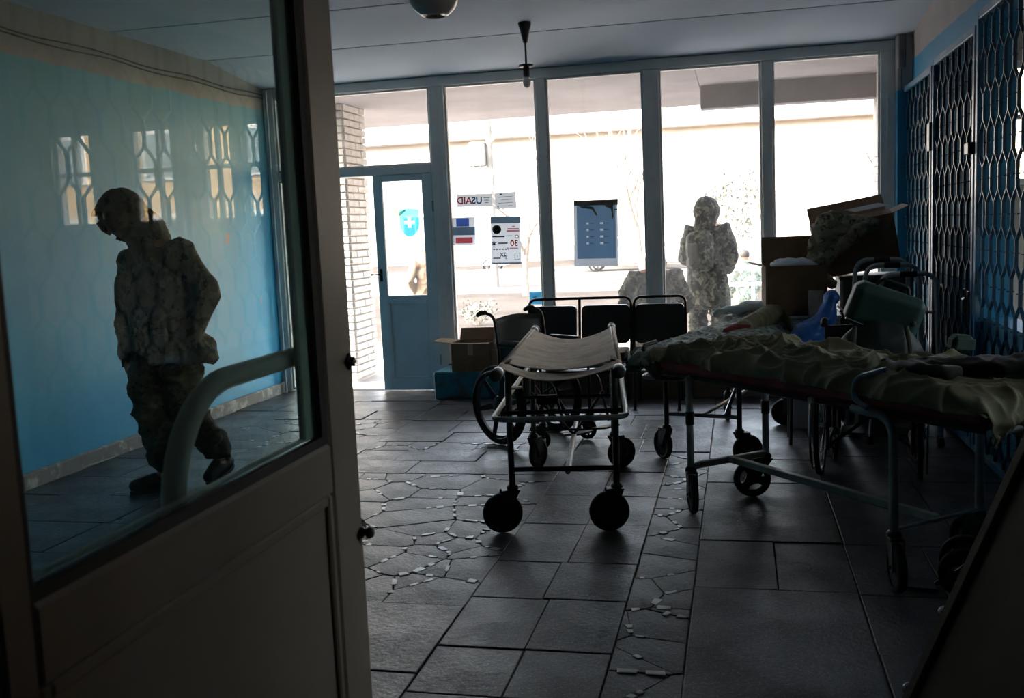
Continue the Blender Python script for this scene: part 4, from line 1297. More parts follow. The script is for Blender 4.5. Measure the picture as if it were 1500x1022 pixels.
# luggage hung on the second wheelchair
sc_ = MB().box((0, 0, 0), (0.39, 0.16, 0.24), None, 0.035)
scm = remeshed(sc_, 'green_suitcase', 0.012, 4)
sco = link('green_suitcase', scm, green_bag, None, (0.77, 5.72, 0.975)); sco.rotation_euler = (0.1, 0.36, 0.05)
tag(sco, 'dark green soft suitcase tilted on top of the spoked wheelchair', 'bag')
MB().tube(rounded([(-0.19, -0.082, -0.09), (0.0, -0.084, -0.105), (0.19, -0.082, -0.09)], 0.1), 0.007, 6).build('zip', chrome, sco)
MB().tube(rounded([(-0.09, 0, 0.118), (-0.07, 0, 0.16), (0.07, 0, 0.16), (0.09, 0, 0.118)], 0.04), 0.010, 8).build('handle', green_black, sco)
bp = MB().ell((0, 0, 0), (0.235, 0.12, 0.24), 20, 14)
bp.cap([(-0.08, -0.1, -0.12), (0.1, -0.1, -0.12)], [0.09, 0.09], 14)
bpm = remeshed(bp, 'backpack', 0.013, 4)
displace(bpm, lambda c: 0.012 * noise.noise(c * 9))
bpo = link('backpack', bpm, green_black, None, (0.735, 5.67, 0.70))
tag(bpo, 'black green backpack hanging behind the spoked wheelchair, under the suitcase', 'bag')
for s in (-1, 1):
    MB().tube(rounded([(s * 0.13, -0.07, 0.2), (s * 0.15, -0.13, 0.05), (s * 0.12, -0.12, -0.15)], 0.08), 0.013, 6, flat=0.5).build('strap', M('khaki_webbing', '#3d4236', None, 20, 0.9), bpo)

# ------------------------------------------------------------------ waiting chairs at the window
def seat_unit(n, x0, label):
    w = 0.455
    t = thing('waiting_chair' if n == 1 else 'waiting_bench', label, 'chair' if n == 1 else 'bench', (x0, 8.22, 0), 0, None)
    for i in range(n):
        cx = (i + 0.5) * w
        b = MB()
        q = [Vector((x, 0, z)) for x, z in [(p.x, p.z) for p in rounded([(-0.205, 0, 0.50), (0.205, 0, 0.50), (0.205, 0, 0.825), (-0.205, 0, 0.825)], 0.045, 5, True)]]
        b.prism([Vector((cx + p.x, 0.19 + (p.z - 0.5) * 0.22, p.z)) for p in q], (0, 0.045, 0))
        b.build('backrest', vinyl, t)
        b = MB()
        b.prism([Vector((cx + p.x, p.y, 0.42)) for p in rounded([(-0.205, -0.25, 0), (0.205, -0.25, 0), (0.205, 0.17, 0), (-0.205, 0.17, 0)], 0.05, 5, True)], (0, 0, 0.055))
        b.build('seat', vinyl, t)
    W = n * w
    fr = MB().tube(rounded([(0.01, 0.20, 0.40), (0.01, 0.295, 0.885), (W - 0.01, 0.295, 0.885), (W - 0.01, 0.20, 0.40)], 0.07, 6), 0.0125, 10)
    for i in range(1, n):
        fr.tube([(i * w, 0.22, 0.45), (i * w, 0.293, 0.885)], 0.0125, 10)
    fr.tube([(0.02, -0.02, 0.395), (W - 0.02, -0.02, 0.395)], 0.018, 10)
    fr.build('frame', black_metal, t)
    for x in (0.05, W - 0.05):
        for y in (-0.22, 0.2):
            MB().tube([(x, y, 0.40), (x, y + (0.04 if y > 0 else -0.03), 0.012)], 0.013, 10).tube([(x, y + (0.04 if y > 0 else -0.03), 0.014), (x, y + (0.04 if y > 0 else -0.03), 0.001)], 0.018, 10).build('leg', black_metal, t)
    return t
seat_unit(2, -1.80, 'black two-seat waiting bench with a tube frame, below the blue poster window')
seat_unit(1, -0.885, 'single black waiting chair to the right of the two-seat bench')

# ------------------------------------------------------------------ cardboard boxes
def carton(label, loc, size, rz, flaps, mat=None, rot=None, tape_on=True, group=None):
    """open carton: four walls and a bottom as one folded body; flaps hinge at the rim. flaps: side -> opening angle from upright"""
    mat = mat or cardboard
    t = thing('cardboard_box', label, 'box', loc, rz, group, rot)
    w, d, h = size; k = 0.006
    b = MB().box((0, 0, k / 2 + 0.001), (w, d, k))
    for s in (-1, 1):
        b.box((s * (w / 2 - k / 2), 0, h / 2), (k, d, h - 0.002)); b.box((0, s * (d / 2 - k / 2), h / 2), (w - 2 * k, k, h - 0.002))
    b.build('body', mat, t)
    for side, ang, ln in flaps:
        f = MB()
        if side in 'LR':
            s = -1 if side == 'L' else 1
            o = f.box((0, 0, ln / 2), (0.005, d - 0.01, ln)).build('flap', mat, t, (s * (w / 2 - 0.003), 0, h)); o.rotation_euler = (0, s * ang, 0)
        else:
            s = -1 if side == 'F' else 1
            o = f.box((0, 0, ln / 2), (w - 0.01, 0.005, ln)).build('flap', mat, t, (0, s * (d / 2 - 0.003), h)); o.rotation_euler = (-s * ang, 0, 0)
    if tape_on:
        MB().box((0, -d / 2 - 0.0008, h * 0.78), (0.05, 0.0012, h * 0.42)).build('tape', tape, t)
    return t
b1 = carton('open brown carton on the turquoise plinth, beside the door', (-2.36, 8.72, 0.25), (0.36, 0.30, 0.255), 0.0, (('L', 1.45, 0.17), ('B', 0.5, 0.12), ('R', 1.2, 0.12), ('F', 1.75, 0.02)))
b2 = carton('smaller carton with a white label and plastic bag, near the wheelchair', (-2.045, 8.70, 0.25), (0.25, 0.26, 0.20), 0.0, (('B', 0.4, 0.10), ('R', 1.3, 0.10)), None, None, False)
MB().box((0.02, -0.1312, 0.11), (0.085, 0.0014, 0.06)).build('label', paper_white, b2)
pb = MB().ell((0, 0, 0), (0.11, 0.10, 0.09), 18, 12)
pbm = pb.mesh('plastic_bag'); displace(pbm, lambda c: 0.03 * noise.noise(c * 18))
pbo = link('plastic_bag', pbm, sheet_cloth, None, (-2.06, 8.70, 0.43))
tag(pbo, 'white plastic bag bulging out of the smaller carton', 'bag')

def cabinet(label, loc, size, mat, dark):
    t = thing('cabinet', label, 'cabinet', loc)
    w, d, h = size
    MB().box((0, 0, h / 2), (w, d, h), None, 0.008).build('body', mat, t)
    dr = MB().box((0, -d / 2 - 0.008, h * 0.55), (w - 0.03, 0.016, h * 0.84), None, 0.004).build('door', mat, t)
    MB().box((w * 0.36, -d / 2 - 0.024, h * 0.6), (0.012, 0.016, 0.12), None, 0.003).build('handle', dark, dr)
    MB().box((0, 0, h + 0.009), (w + 0.02, d + 0.02, 0.018), None, 0.004).build('top', mat, t)
    return t
cabinet('white cabinet under the carton at the window end of the quilt', (0.52, 7.48, 0), (0.34, 0.46, 0.79), white_plastic, black_metal)
cabinet('brown cabinet in the corner, under the stacked boxes', (0.97, 7.85, 0), (0.50, 0.56, 0.80), M('brown_cabinet_wood', '#4a3a2c', '#3a2d22', 5, 0.5, stretch=(1, 1, 6)), black_metal)
c1 = carton('brown carton with one flap standing up, on the white cabinet', (0.385, 7.45, 0.81), (0.42, 0.36, 0.355), 0.06, (('B', 0.12, 0.20), ('L', 1.35, 0.10)), None, None, False)
pf = MB().ell((0, 0, 0), (0.17, 0.12, 0.045), 20, 10)
pfm = pf.mesh('plastic_wrap'); displace(pfm, lambda c: 0.022 * noise.noise(c * 24))
po = link('plastic_wrap', pfm, sheet_cloth, None, (0.39, 7.42, 1.165))
tag(po, 'crumpled clear plastic wrap spilling over the carton with the raised flap', 'wrap')
grb = MB().box((0, 0, 0.12), (0.50, 0.42, 0.24), None, 0.02).box((0, 0, 0.225), (0.52, 0.44, 0.035), None, 0.012).build('grey_crate', M('grey_crate_plastic', '#666a6a', '#55595a', 5, 0.5), None, (0.97, 7.80, 0.82))
tag(grb, 'grey lidded crate squeezed beneath the big tilted carton', 'crate')
c2 = carton('large carton tilted on top of the corner stack', (0.86, 7.74, 1.10), (0.56, 0.42, 0.37), 0.0, (('B', 0.9, 0.2), ('R', 1.3, 0.12), ('F', -1.45, 0.2)), None, (0.04, -0.16, -0.04), True)
pt = MB().box((0, 0, 0), (0.26, 0.18, 0.004)).build('newspaper', film_white, None, (0.93, 7.80, 1.55)); pt.rotation_euler = (0.1, -0.16, 0.3)
tag(pt, 'white papers on top of the large tilted carton', 'paper')
# camouflage jacket thrown over the carton
jk = MB()
jk.cap([(0.61, 7.50, 1.46), (0.68, 7.49, 1.40), (0.80, 7.50, 1.43), (0.93, 7.50, 1.43)], [0.06, 0.10, 0.075, 0.05], 16, 0.45, (0, 0, 1))
jk.cap([(0.66, 7.49, 1.42), (0.60, 7.44, 1.28), (0.52, 7.40, 1.13)], [0.12, 0.115, 0.055], 16, 0.5, (1, 0, 0))
jk.cap([(0.90, 7.48, 1.43), (0.80, 7.44, 1.36), (0.68, 7.43, 1.26), (0.60, 7.43, 1.17)], [0.045, 0.045, 0.04, 0.033], 14)
jk.cap([(0.52, 7.41, 1.15), (0.58, 7.41, 1.08), (0.65, 7.43, 1.02)], [0.04, 0.035, 0.03], 12)
jk.cap([(0.50, 7.40, 1.16), (0.48, 7.40, 1.08), (0.475, 7.40, 1.02)], [0.02, 0.012, 0.014], 10)
jkm = remeshed(jk, 'camouflage_jacket', 0.009, 3)
displace(jkm, lambda c: 0.016 * (1 - abs(noise.noise(Vector((c.x * 12 + c.z * 9, c.y * 12, c.z * 14 - c.x * 6))))) ** 3 - 0.004)
jo = link('camouflage_jacket', jkm, camo_jacket)
tag(jo, 'camouflage jacket with a hanging sleeve thrown over the large tilted carton', 'jacket')
lb = MB().box((0, 0, 0.5), (0.10, 0.022, 1.0), None, 0.004).build('leaning_board', pale_board, None, (0.505, 7.06, 0.0)); lb.rotation_euler = (-0.13, 0.03, 0.1)
tag(lb, 'narrow scuffed white board leaning beside the white cabinet', 'board')
sk_ = MB().ell((0, 0, 0.14), (0.2, 0.15, 0.15), 20, 14).cap([(0.0, 0.0, 0.22), (0.1, 0.0, 0.36), (0.12, 0.02, 0.48)], [0.12, 0.06, 0.05], 14)
skm = remeshed(sk_, 'blue_sack', 0.012, 2)
displace(skm, lambda c: 0.025 * noise.noise(c * 8) + 0.01 * noise.noise(c * 22))
st = thing('stool', 'low dark stool hidden under the blue sack', 'stool', (0.45, 6.85, 0))
MB().box((0, 0, 0.47), (0.30, 0.28, 0.03), None, 0.008).build('seat', dark_plinth, st)
for sx in (-1, 1):
    for sy in (-1, 1):
        MB().tube([(sx * 0.12, sy * 0.11, 0.46), (sx * 0.13, sy * 0.12, 0.002)], 0.012, 8).build('leg', black_metal, st)
sko = link('blue_sack', skm, blue_bag, None, (0.47, 6.84, 0.485))
tag(sko, 'bright blue plastic sack behind the olive blanket', 'sack')

# folded walking frames, nested
def walker(label, loc, rz, dh=0.0):
    t = thing('walking_frame', label, 'walker', loc, rz, 'folded walking frames')
    H = 1.17 + dh
    for k, y in enumerate((0.0, 0.09)):
        MB().tube(rounded([(-0.20 - 0.03, y - 0.02, 0.02), (-0.165, y, H), (0.165, y, H), (0.20, y - 0.02, 0.02)], 0.09, 7), 0.0135, 10).build('tube_frame', walker_tube, t)
        for s, x in ((-1, -0.23), (1, 0.20)):
            MB().lathe([(0.0, 0), (0.02, 0), (0.02, 0.03), (0.016, 0.05)], (x, y - 0.02, 0.0), (0, 0, 1), 12).build('rubber_foot', rubber, t)
    MB().tube([(-0.2, 0.03, 0.45), (0.19, 0.03, 0.45)], 0.010, 8).build('crossbar', walker_tube, t)
    MB().tube([(-0.18, 0.04, H - 0.25), (0.175, 0.04, H - 0.25)], 0.010, 8).build('crossbar', walker_tube, t)
    MB().tube([(-0.05, 0, H), (0.05, 0, H)], 0.019, 12).build('grip', rubber, t)
    return t
walker('chrome walking frame, frontmost of the folded three by the blue grille', (1.06, 6.78, 0), -0.10, -0.06)
walker('chrome walking frame, middle of the folded three by the blue grille', (0.99, 6.98, 0), -0.10, -0.01)
walker('chrome walking frame, rearmost of the folded three by the blue grille', (0.95, 7.18, 0), -0.10, 0.02)

# hand truck and board low on the right
ht = thing('hand_truck', 'blue hand truck with a dark holed wheel, under the near end of the gurney', 'trolley', (0.858, 4.10, 0), -0.2)
for s in (-1, 1):
    wheel_parts(ht, (0.0, s * 0.09, 0.10), (0, 1, 0), 0.10, 0.036, 'holes')
    MB().tube([(0.02, s * 0.06, 0.12), (0.22, s * 0.06, 0.62)], 0.014, 10).build('upright', M('blue_truck_paint', '#1c4378', '#173763', 7, 0.4), ht)
MB().tube([(0.0, -0.11, 0.10), (0.0, 0.11, 0.10)], 0.011, 8).build('axle', black_metal, ht)
for q in (0.3, 0.6, 0.97):
    MB().tube([(0.02 + 0.20 * q, -0.06, 0.12 + 0.50 * q), (0.02 + 0.20 * q, 0.06, 0.12 + 0.50 * q)], 0.011, 8).build('rung', MATS['blue_truck_paint'], ht)
MB().box((-0.16, 0, 0.012), (0.12, 0.12, 0.008), None, 0.002).build('toe_plate', black_metal, ht)
MB().tube([(0.0, 0.0, 0.10), (-0.11, 0.0, 0.016)], 0.01, 8).build('bracket', black_metal, ht)

bd_ = thing('leaning_sheet', 'scuffed olive panel leaning in the near right corner', 'board', (0.185, 1.5, 0.006))
ang = 0.38
R3 = Matrix.Rotation(ang, 3, 'Y')
MB().box(R3 @ Vector((0.0, 0, 0.90)), (0.03, 1.4, 1.80), R3, 0.008).build('sheet', board_dark, bd_)
for yy in (-0.67, 0.67):
    MB().box(R3 @ Vector((-0.02, yy, 0.90)), (0.016, 0.05, 1.80), R3, 0.004).build('batten', board_dark, bd_)
for zz in (0.49, 0.68):
    MB().lathe([(0.0, 0), (0.012, 0), (0.014, 0.01), (0.008, 0.018), (0.0, 0.019)], R3 @ Vector((-0.015, 0.70, zz)), (-0.5, 0.85, 0), 12).build('stud', chrome, bd_)

# ------------------------------------------------------------------ lamps, pipe, cable
pl_ = thing('pendant_lamp', 'bare bulb on a short rod hanging before the second tall window', 'lamp', (-1.55, 7.62, 3.05))
MB().lathe([(0.0, 0), (0.05, 0), (0.05, -0.015), (0.036, -0.06), (0.018, -0.15), (0.0, -0.152)], (0, 0, 0), (0, 0, 1), 18).build('canopy', dark_steel, pl_)
MB().tube([(0, 0, -0.14), (0, 0, -0.33)], 0.008, 10).build('rod', dark_steel, pl_)
MB().lathe([(0.012, -0.305), (0.055, -0.31), (0.062, -0.318), (0.055, -0.328), (0.012, -0.325)], (0, 0, 0), (0, 0, 1), 24).build('disc', dark_steel, pl_)
sk2 = MB().lathe([(0.0, -0.325), (0.024, -0.325), (0.026, -0.40), (0.018, -0.405), (0.0, -0.405)], (0, 0, 0), (0, 0, 1), 16).build('socket', dark_steel, pl_)
MB().lathe([(0.014, -0.40), (0.018, -0.412), (0.030, -0.435), (0.031, -0.452), (0.022, -0.474), (0.008, -0.484), (0.0, -0.485)], (0, 0, 0), (0, 0, 1), 18).build('bulb', bulb_glass, pl_)
gl_ = thing('globe_lamp', 'opal globe lamp hanging from the ceiling, cut by the top edge', 'lamp', (-1.36, 4.6, 3.05))
MB().lathe([(0.0, 0), (0.06, 0), (0.055, -0.03), (0.02, -0.06), (0.0, -0.06)], (0, 0, 0), (0, 0, 1), 18).build('canopy', dark_steel, gl_)
MB().tube([(0, 0, -0.05), (0, 0, -0.33)], 0.009, 10).build('rod', dark_steel, gl_)
MB().lathe([(0.0, -0.31), (0.045, -0.315), (0.05, -0.35), (0.045, -0.355)], (0, 0, 0), (0, 0, 1), 20).build('gallery', chrome, gl_)
MB().lathe([(0.045, -0.345)] + [(0.118 * math.sin(a), -0.45 - 0.112 * math.cos(PI - a) * -1) for a in [0.4 + (PI - 0.4) * i / 16 for i in range(17)]], (0, 0, 0), (0, 0, 1), 28).build('globe', opal, gl_)
pp = MB().box((1.335, 8.93, 2.86), (0.06, 0.07, 0.36), None, 0.008).tube([(1.335, 8.93, 2.68), (1.335, 8.93, 2.5)], 0.012, 8)
pp = pp.build('junction_box', M('grey_box_paint', '#77797b', '#626466', 6, 0.6)); tag(pp, 'grey cable box at the top of the corner column', 'box')
cb = MB()
for k, dz in ((0, 0.0), (1, 0.035)):
    P = []
    for i in range(90):
        y = 1.0 + 8.0 * i / 89
        P.append((XL + 0.012, y, 2.865 + dz + 0.008 * math.sin(y * 5 + k) + 0.012 * noise.noise(Vector((y * 1.3, k, 0))) - 0.03 * (y / 9)))
    cb.tube(P, 0.006, 5)
cb = cb.build('cable', M('dark_cable', '#4a423b', None, 6, 0.6)); tag(cb, 'twin brown cable running along the top of the blue wall', 'cable')
cw = MB().tube([(XL + 0.05 + 0.05 * noise.noise(Vector((y, 0, 4))), y, 0.012) for y in [4.9 + 0.06 * i for i in range(22)]], 0.006, 6).build('floor_wire', white_plastic)
tag(cw, 'white wire lying along the foot of the blue wall', 'cable')
pv = MB().tube([(-4.36, 8.95, 0.0), (-4.36, 8.95, 2.9)], 0.012, 8).build('corner_pipe', white_plastic)
tag(pv, 'thin white pipe rising in the far corner of the blue wall', 'pipe')

# ------------------------------------------------------------------ notices on the glass
YG = YW - 0.004
def notice(name, label, x0, x1, z0, z1, mat, cat='poster', rot=0.0, y=YG):
    t = thing(name, label, cat, ((x0 + x1) / 2, y, (z0 + z1) / 2), 0, None, (0, rot, 0))
    hw2, hh2 = (x1 - x0) / 2, (z1 - z0) / 2
    MB().add([(-hw2, 0, -hh2), (hw2, 0, -hh2), (hw2, 0, hh2), (-hw2, 0, hh2)], [(0, 1, 2, 3)]).build('sheet', mat, t)
    return t, (x1 - x0), (z1 - z0)
F = -0.0012
def flat(t, x, z, w, h, mat, name='print', lift=1.0):
    return MB().add([(x - w / 2, F * lift, z - h / 2), (x + w / 2, F * lift, z - h / 2), (x + w / 2, F * lift, z + h / 2), (x - w / 2, F * lift, z + h / 2)], [(0, 1, 2, 3)]).build(name, mat, t)
def holed(poly, holes, y):
    """convex polygon in the xz plane with rectangular windows left out"""
    zs = sorted({p[1] for p in poly} | {h[2] for h in holes} | {h[3] for h in holes})
    m = MB()
    def put(q):
        if len(q) > 2:
            m.add([(a, y, b) for a, b in q], [tuple(range(len(q)))])
    for za, zb in zip(zs[:-1], zs[1:]):
        band = clip(clip(list(poly), 0, -1, -za), 0, 1, zb)
        cuts = sorted((h[0], h[1]) for h in holes if h[2] <= za + 1e-6 and h[3] >= zb - 1e-6)
        for a, b in cuts:
            put(clip(list(band), 1, 0, a))
            band = clip(list(band), -1, 0, -b)
        put(band)
    return m
t, w, h = notice('agency_sign', 'pale strip sign with red and blue capitals, highest on the second window', -2.555, -2.215, 1.725, 1.845, paper_white, 'sign', 0.03)
lettering('AID', 0.088, -0.10, -0.003, F, paper_pink, t, True, 0.002)
lettering('US', 0.088, 0.022, -0.003, F, paper_blue_ink, t, True, 0.002)
for k in range(3):
    flat(t, 0.115, 0.022 - 0.022 * k, 0.06 - 0.012 * k, 0.006, paper_slate)
t, w, h = notice('paper_notice', 'small white paper notice beside the strip sign', -2.19, -1.99, 1.695, 1.845, paper_white, 'paper', -0.02)
for k in range(4):
    flat(t, 0.01 * (k % 2), 0.035 - 0.028 * k, 0.14 - 0.03 * (k % 2), 0.004, paper_slate)
flat(t, -0.04, 0.058, 0.025, 0.012, paper_ink_t); flat(t, -0.075, -0.05, 0.012, 0.02, paper_ink_t)
t, w, h = notice('opening_hours_card', 'navy and slate card above a red strip, low by the door post', -2.61, -2.395, 1.375, 1.635, paper_white, 'sign', 0.02)
flat(t, -0.01, 0.082, 0.125, 0.08, paper_navy); flat(t, 0.0, 0.0, 0.215, 0.075, paper_slate)
flat(t, 0.0, -0.085, 0.165, 0.055, paper_red)
t, w, h = notice('text_poster', 'white poster with a round emblem and red figures under a grey header', -2.245, -1.96, 1.185, 1.625, paper_white, 'poster', 0.02)
flat(t, 0, 0.188, 0.285, 0.064, paper_slate, 'header'); flat(t, 0, -0.213, 0.285, 0.014, paper_slate, 'footer')
em = MB().lathe([(0.0, -0.0004), (0.042, -0.0004), (0.042, 0.0004), (0.0, 0.0004)], (-0.085, F * 1.6, 0.10), (0, 1, 0), 24, False).build('emblem', paper_ink_t, t)
MB().lathe([(0.028, -0.0004), (0.034, -0.0004), (0.034, 0.0004), (0.028, 0.0004), (0.028, -0.0004)], (-0.085, F * 2.4, 0.10), (0, 1, 0), 24, False).build('emblem_ring', paper('emblem_yellow', '#c9cd8c'), em)
MB().prism([(-0.105, F * 2.4, 0.108), (-0.085, F * 2.4, 0.098), (-0.065, F * 2.4, 0.108), (-0.075, F * 2.4, 0.088), (-0.085, F * 2.4, 0.082), (-0.095, F * 2.4, 0.088)], (0, -0.0006, 0)).build('emblem_eagle', MATS['emblem_yellow'], em)
for k, (xx, ww) in enumerate(((0.075, 0.03), (0.07, 0.11), (0.07, 0.12))):
    flat(t, xx, 0.125 - 0.02 * k, ww, 0.010 if k < 2 else 0.016, paper_pink)
lettering('O', 0.05, 0.105, 0.03, F * 1.5, paper_red, t)
lettering('30', 0.075, 0.078, -0.03, F * 1.5, paper_red, t, True, 0.002)
flat(t, 0.075, -0.075, 0.08, 0.01, paper_pink)
flat(t, -0.07, 0.035, 0.12, 0.012, paper_ink_t); flat(t, 0.03, 0.04, 0.06, 0.006, paper_slate)
for k in range(3):                                                  # six-armed star
    a = k * PI / 3 + 0.5
    o = MB().box((0, 0, 0), (0.046, 0.0008, 0.009)).build('asterisk', paper_ink_t, t, (-0.115, F * 1.6, -0.03)); o.rotation_euler = (0, a, 0)
flat(t, -0.03, -0.027, 0.09, 0.012, paper_ink_t)
for k in range(5):
    flat(t, -0.115 + 0.028 * k, -0.083, 0.018, 0.010, paper_ink_t)
lettering('X', 0.035, 0.015, -0.08, F * 1.5, paper_ink_t, t)
lettering('2X', 0.05, -0.03, -0.135, F * 1.5, paper_ink_t, t, True, 0.001)
lettering('5', 0.045, 0.0, -0.16, F * 1.5, paper_ink_t, t)
flat(t, -0.09, -0.165, 0.07, 0.010, paper_ink_t)
holed([(0.08, -0.18), (0.13, -0.18), (0.13, -0.12), (0.08, -0.12)], [(0.084, 0.126, -0.176, -0.124)], F).build('stamp_box', paper_slate, t); flat(t, 0.105, -0.15, 0.006, 0.03, paper_ink_t, lift=2.4)
t, w, h = notice('blue_poster', 'large blue poster curling at its torn top edge', -1.462, -1.06, 1.135, 1.735, paper_white, 'poster', 0.02)
marks = []
for k in range(4):
    for s, ww in ((-1, 0.022), (1, 0.03)):
        cx_, cz_ = s * 0.065 - 0.01, 0.09 - 0.06 * k
        marks.append((cx_ - ww / 2, cx_ + ww / 2, cz_ - 0.009, cz_ + 0.009))
holed([(-0.1725, -0.23), (0.1825, -0.23), (0.1825, 0.27), (-0.1725, 0.27)], marks, F).build('print', paper_blue_dark, t)
for k in range(4):
    for s, ww in ((-1, 0.025), (1, 0.03)):
        flat(t, s * 0.065 + 0.03, 0.09 - 0.06 * k, ww * 1.5, 0.004, paper_slate, 'pale_mark', 1.8)
flat(t, 0.005, 0.275, 0.40, 0.05, M('browned_paper', '#8c8376', '#6e665c', 9, 0.9), 'torn_strip', 1.9)
for pts in ([(-0.14, 0.25), (-0.02, 0.24), (0.02, 0.16), (0.0, 0.16), (-0.03, 0.215), (-0.14, 0.235)], [(0.09, 0.25), (0.16, 0.25), (0.165, 0.13), (0.155, 0.13), (0.14, 0.22), (0.09, 0.235)]):
    MB().prism([(x, F * 2.6, z) for x, z in pts], (0, -0.0012, 0)).build('tear', MATS['browned_paper'], t)
flat(t, 0.185, 0.21, 0.03, 0.012, black_metal, 'clip', 2.6)
t, w, h = notice('blue_sticker', 'small light blue sticker low beside the mullion, above the wheelchair', -1.90, -1.785, 0.80, 0.92, paper_blue, 'sticker')
lettering('T', 0.07, -0.01, -0.015, F, paper_slate, t)
# shield on the entrance door
YD = 9.056
t = thing('shield_sticker', 'blue shield sticker with a white cross on the entrance door glass', 'sticker', (-3.03, YD, 1.61))
sp_ = [(-0.098, 0.118)] + [(0, 0.135), (0.098, 0.118), (0.098, -0.01)] + [(0.098 * math.cos(a), -0.01 - 0.125 * math.sin(a)) for a in [PI * i / 10 for i in range(1, 10)]] + [(-0.098, -0.01)]
holed(sp_, [(-0.052, 0.052, -0.018, 0.018), (-0.018, 0.018, -0.052, -0.018), (-0.018, 0.018, 0.018, 0.052)], 0).build('shield', paper_blue, t)
cr_ = MB()
for a, b, c, e in ((-0.052, 0.052, -0.018, 0.018), (-0.018, 0.018, -0.052, -0.018), (-0.018, 0.018, 0.018, 0.052)):
    cr_.add([(a, 0.0006, c), (b, 0.0006, c), (b, 0.0006, e), (a, 0.0006, e)], [(0, 1, 2, 3)])
cr_.build('cross', film_white, t)
MB().prism([(-0.155, F * 2, 0.135), (-0.13, F * 2, 0.14), (-0.105, F * 2, 0.09), (-0.03, F * 2, 0.13), (-0.03, F * 2, 0.105), (-0.105, F * 2, 0.055)], (0, -0.0008, 0)).build('tick', ink('pale_khaki_film', '#c9c4a8'), t)
lettering('НСЗУ', 0.075, 0.02, -0.26, 0.0, ink('pale_blue_letters', '#b5d6e6'), t)
# ------------------------------------------------------------------ people
def hand(m, w, d, palm_n, side):
    """palm, five unequal bent fingers and a thumb that leaves the side of the palm.
    w: wrist, d: direction to the fingertips, palm_n: where the palm faces, side: towards the thumb"""
    d = Vector(d).normalized(); n = Vector(palm_n); n = (n - d * n.dot(d)).normalized(); t = d.cross(n).normalized()
    if t.dot(Vector(side)) < 0:
        t = -t
    w = Vector(w)
    m.cap([w, w + d * 0.03, w + d * 0.085], [0.026, 0.034, 0.036], 12, 0.5, t)
    for k, (o, L) in enumerate(((0.031, 0.072), (0.0105, 0.082), (-0.0105, 0.076), (-0.031, 0.060))):
        b = w + d * 0.085 + t * o
        k1 = b + (d * 0.92 + n * 0.25) * L * 0.42; k2 = k1 + (d * 0.75 + n * 0.6) * L * 0.34; k3 = k2 + (d * 0.5 + n * 0.85) * L * 0.26
        m.cap([b - d * 0.02, k1, k2, k3], [0.0095, 0.0092, 0.0085, 0.007], 8)
    b = w + d * 0.025 + t * 0.026
    m.cap([b, b + (d * 0.55 + t * 0.65) * 0.035, b + (d * 0.85 + t * 0.55 + n * 0.3) * 0.066], [0.014, 0.011, 0.0085], 8)

def folds(amp, seed, fz=6.0):
    def fn(c):
        w = noise.noise_vector(c * 3.0 + Vector((seed, 0, 0))) * 0.35
        a = 1 - abs(noise.noise(Vector((c.x * 3.6, c.y * 3.6, c.z * fz)) + w + Vector((0, seed, 0))))
        b = 1 - abs(noise.noise(Vector((c.x * 7 + c.z * 4, c.y * 7, c.z * 5 - c.x * 3)) + w * 2))
        return amp * (a ** 6 + 0.5 * b ** 7 - 0.3)
    return fn

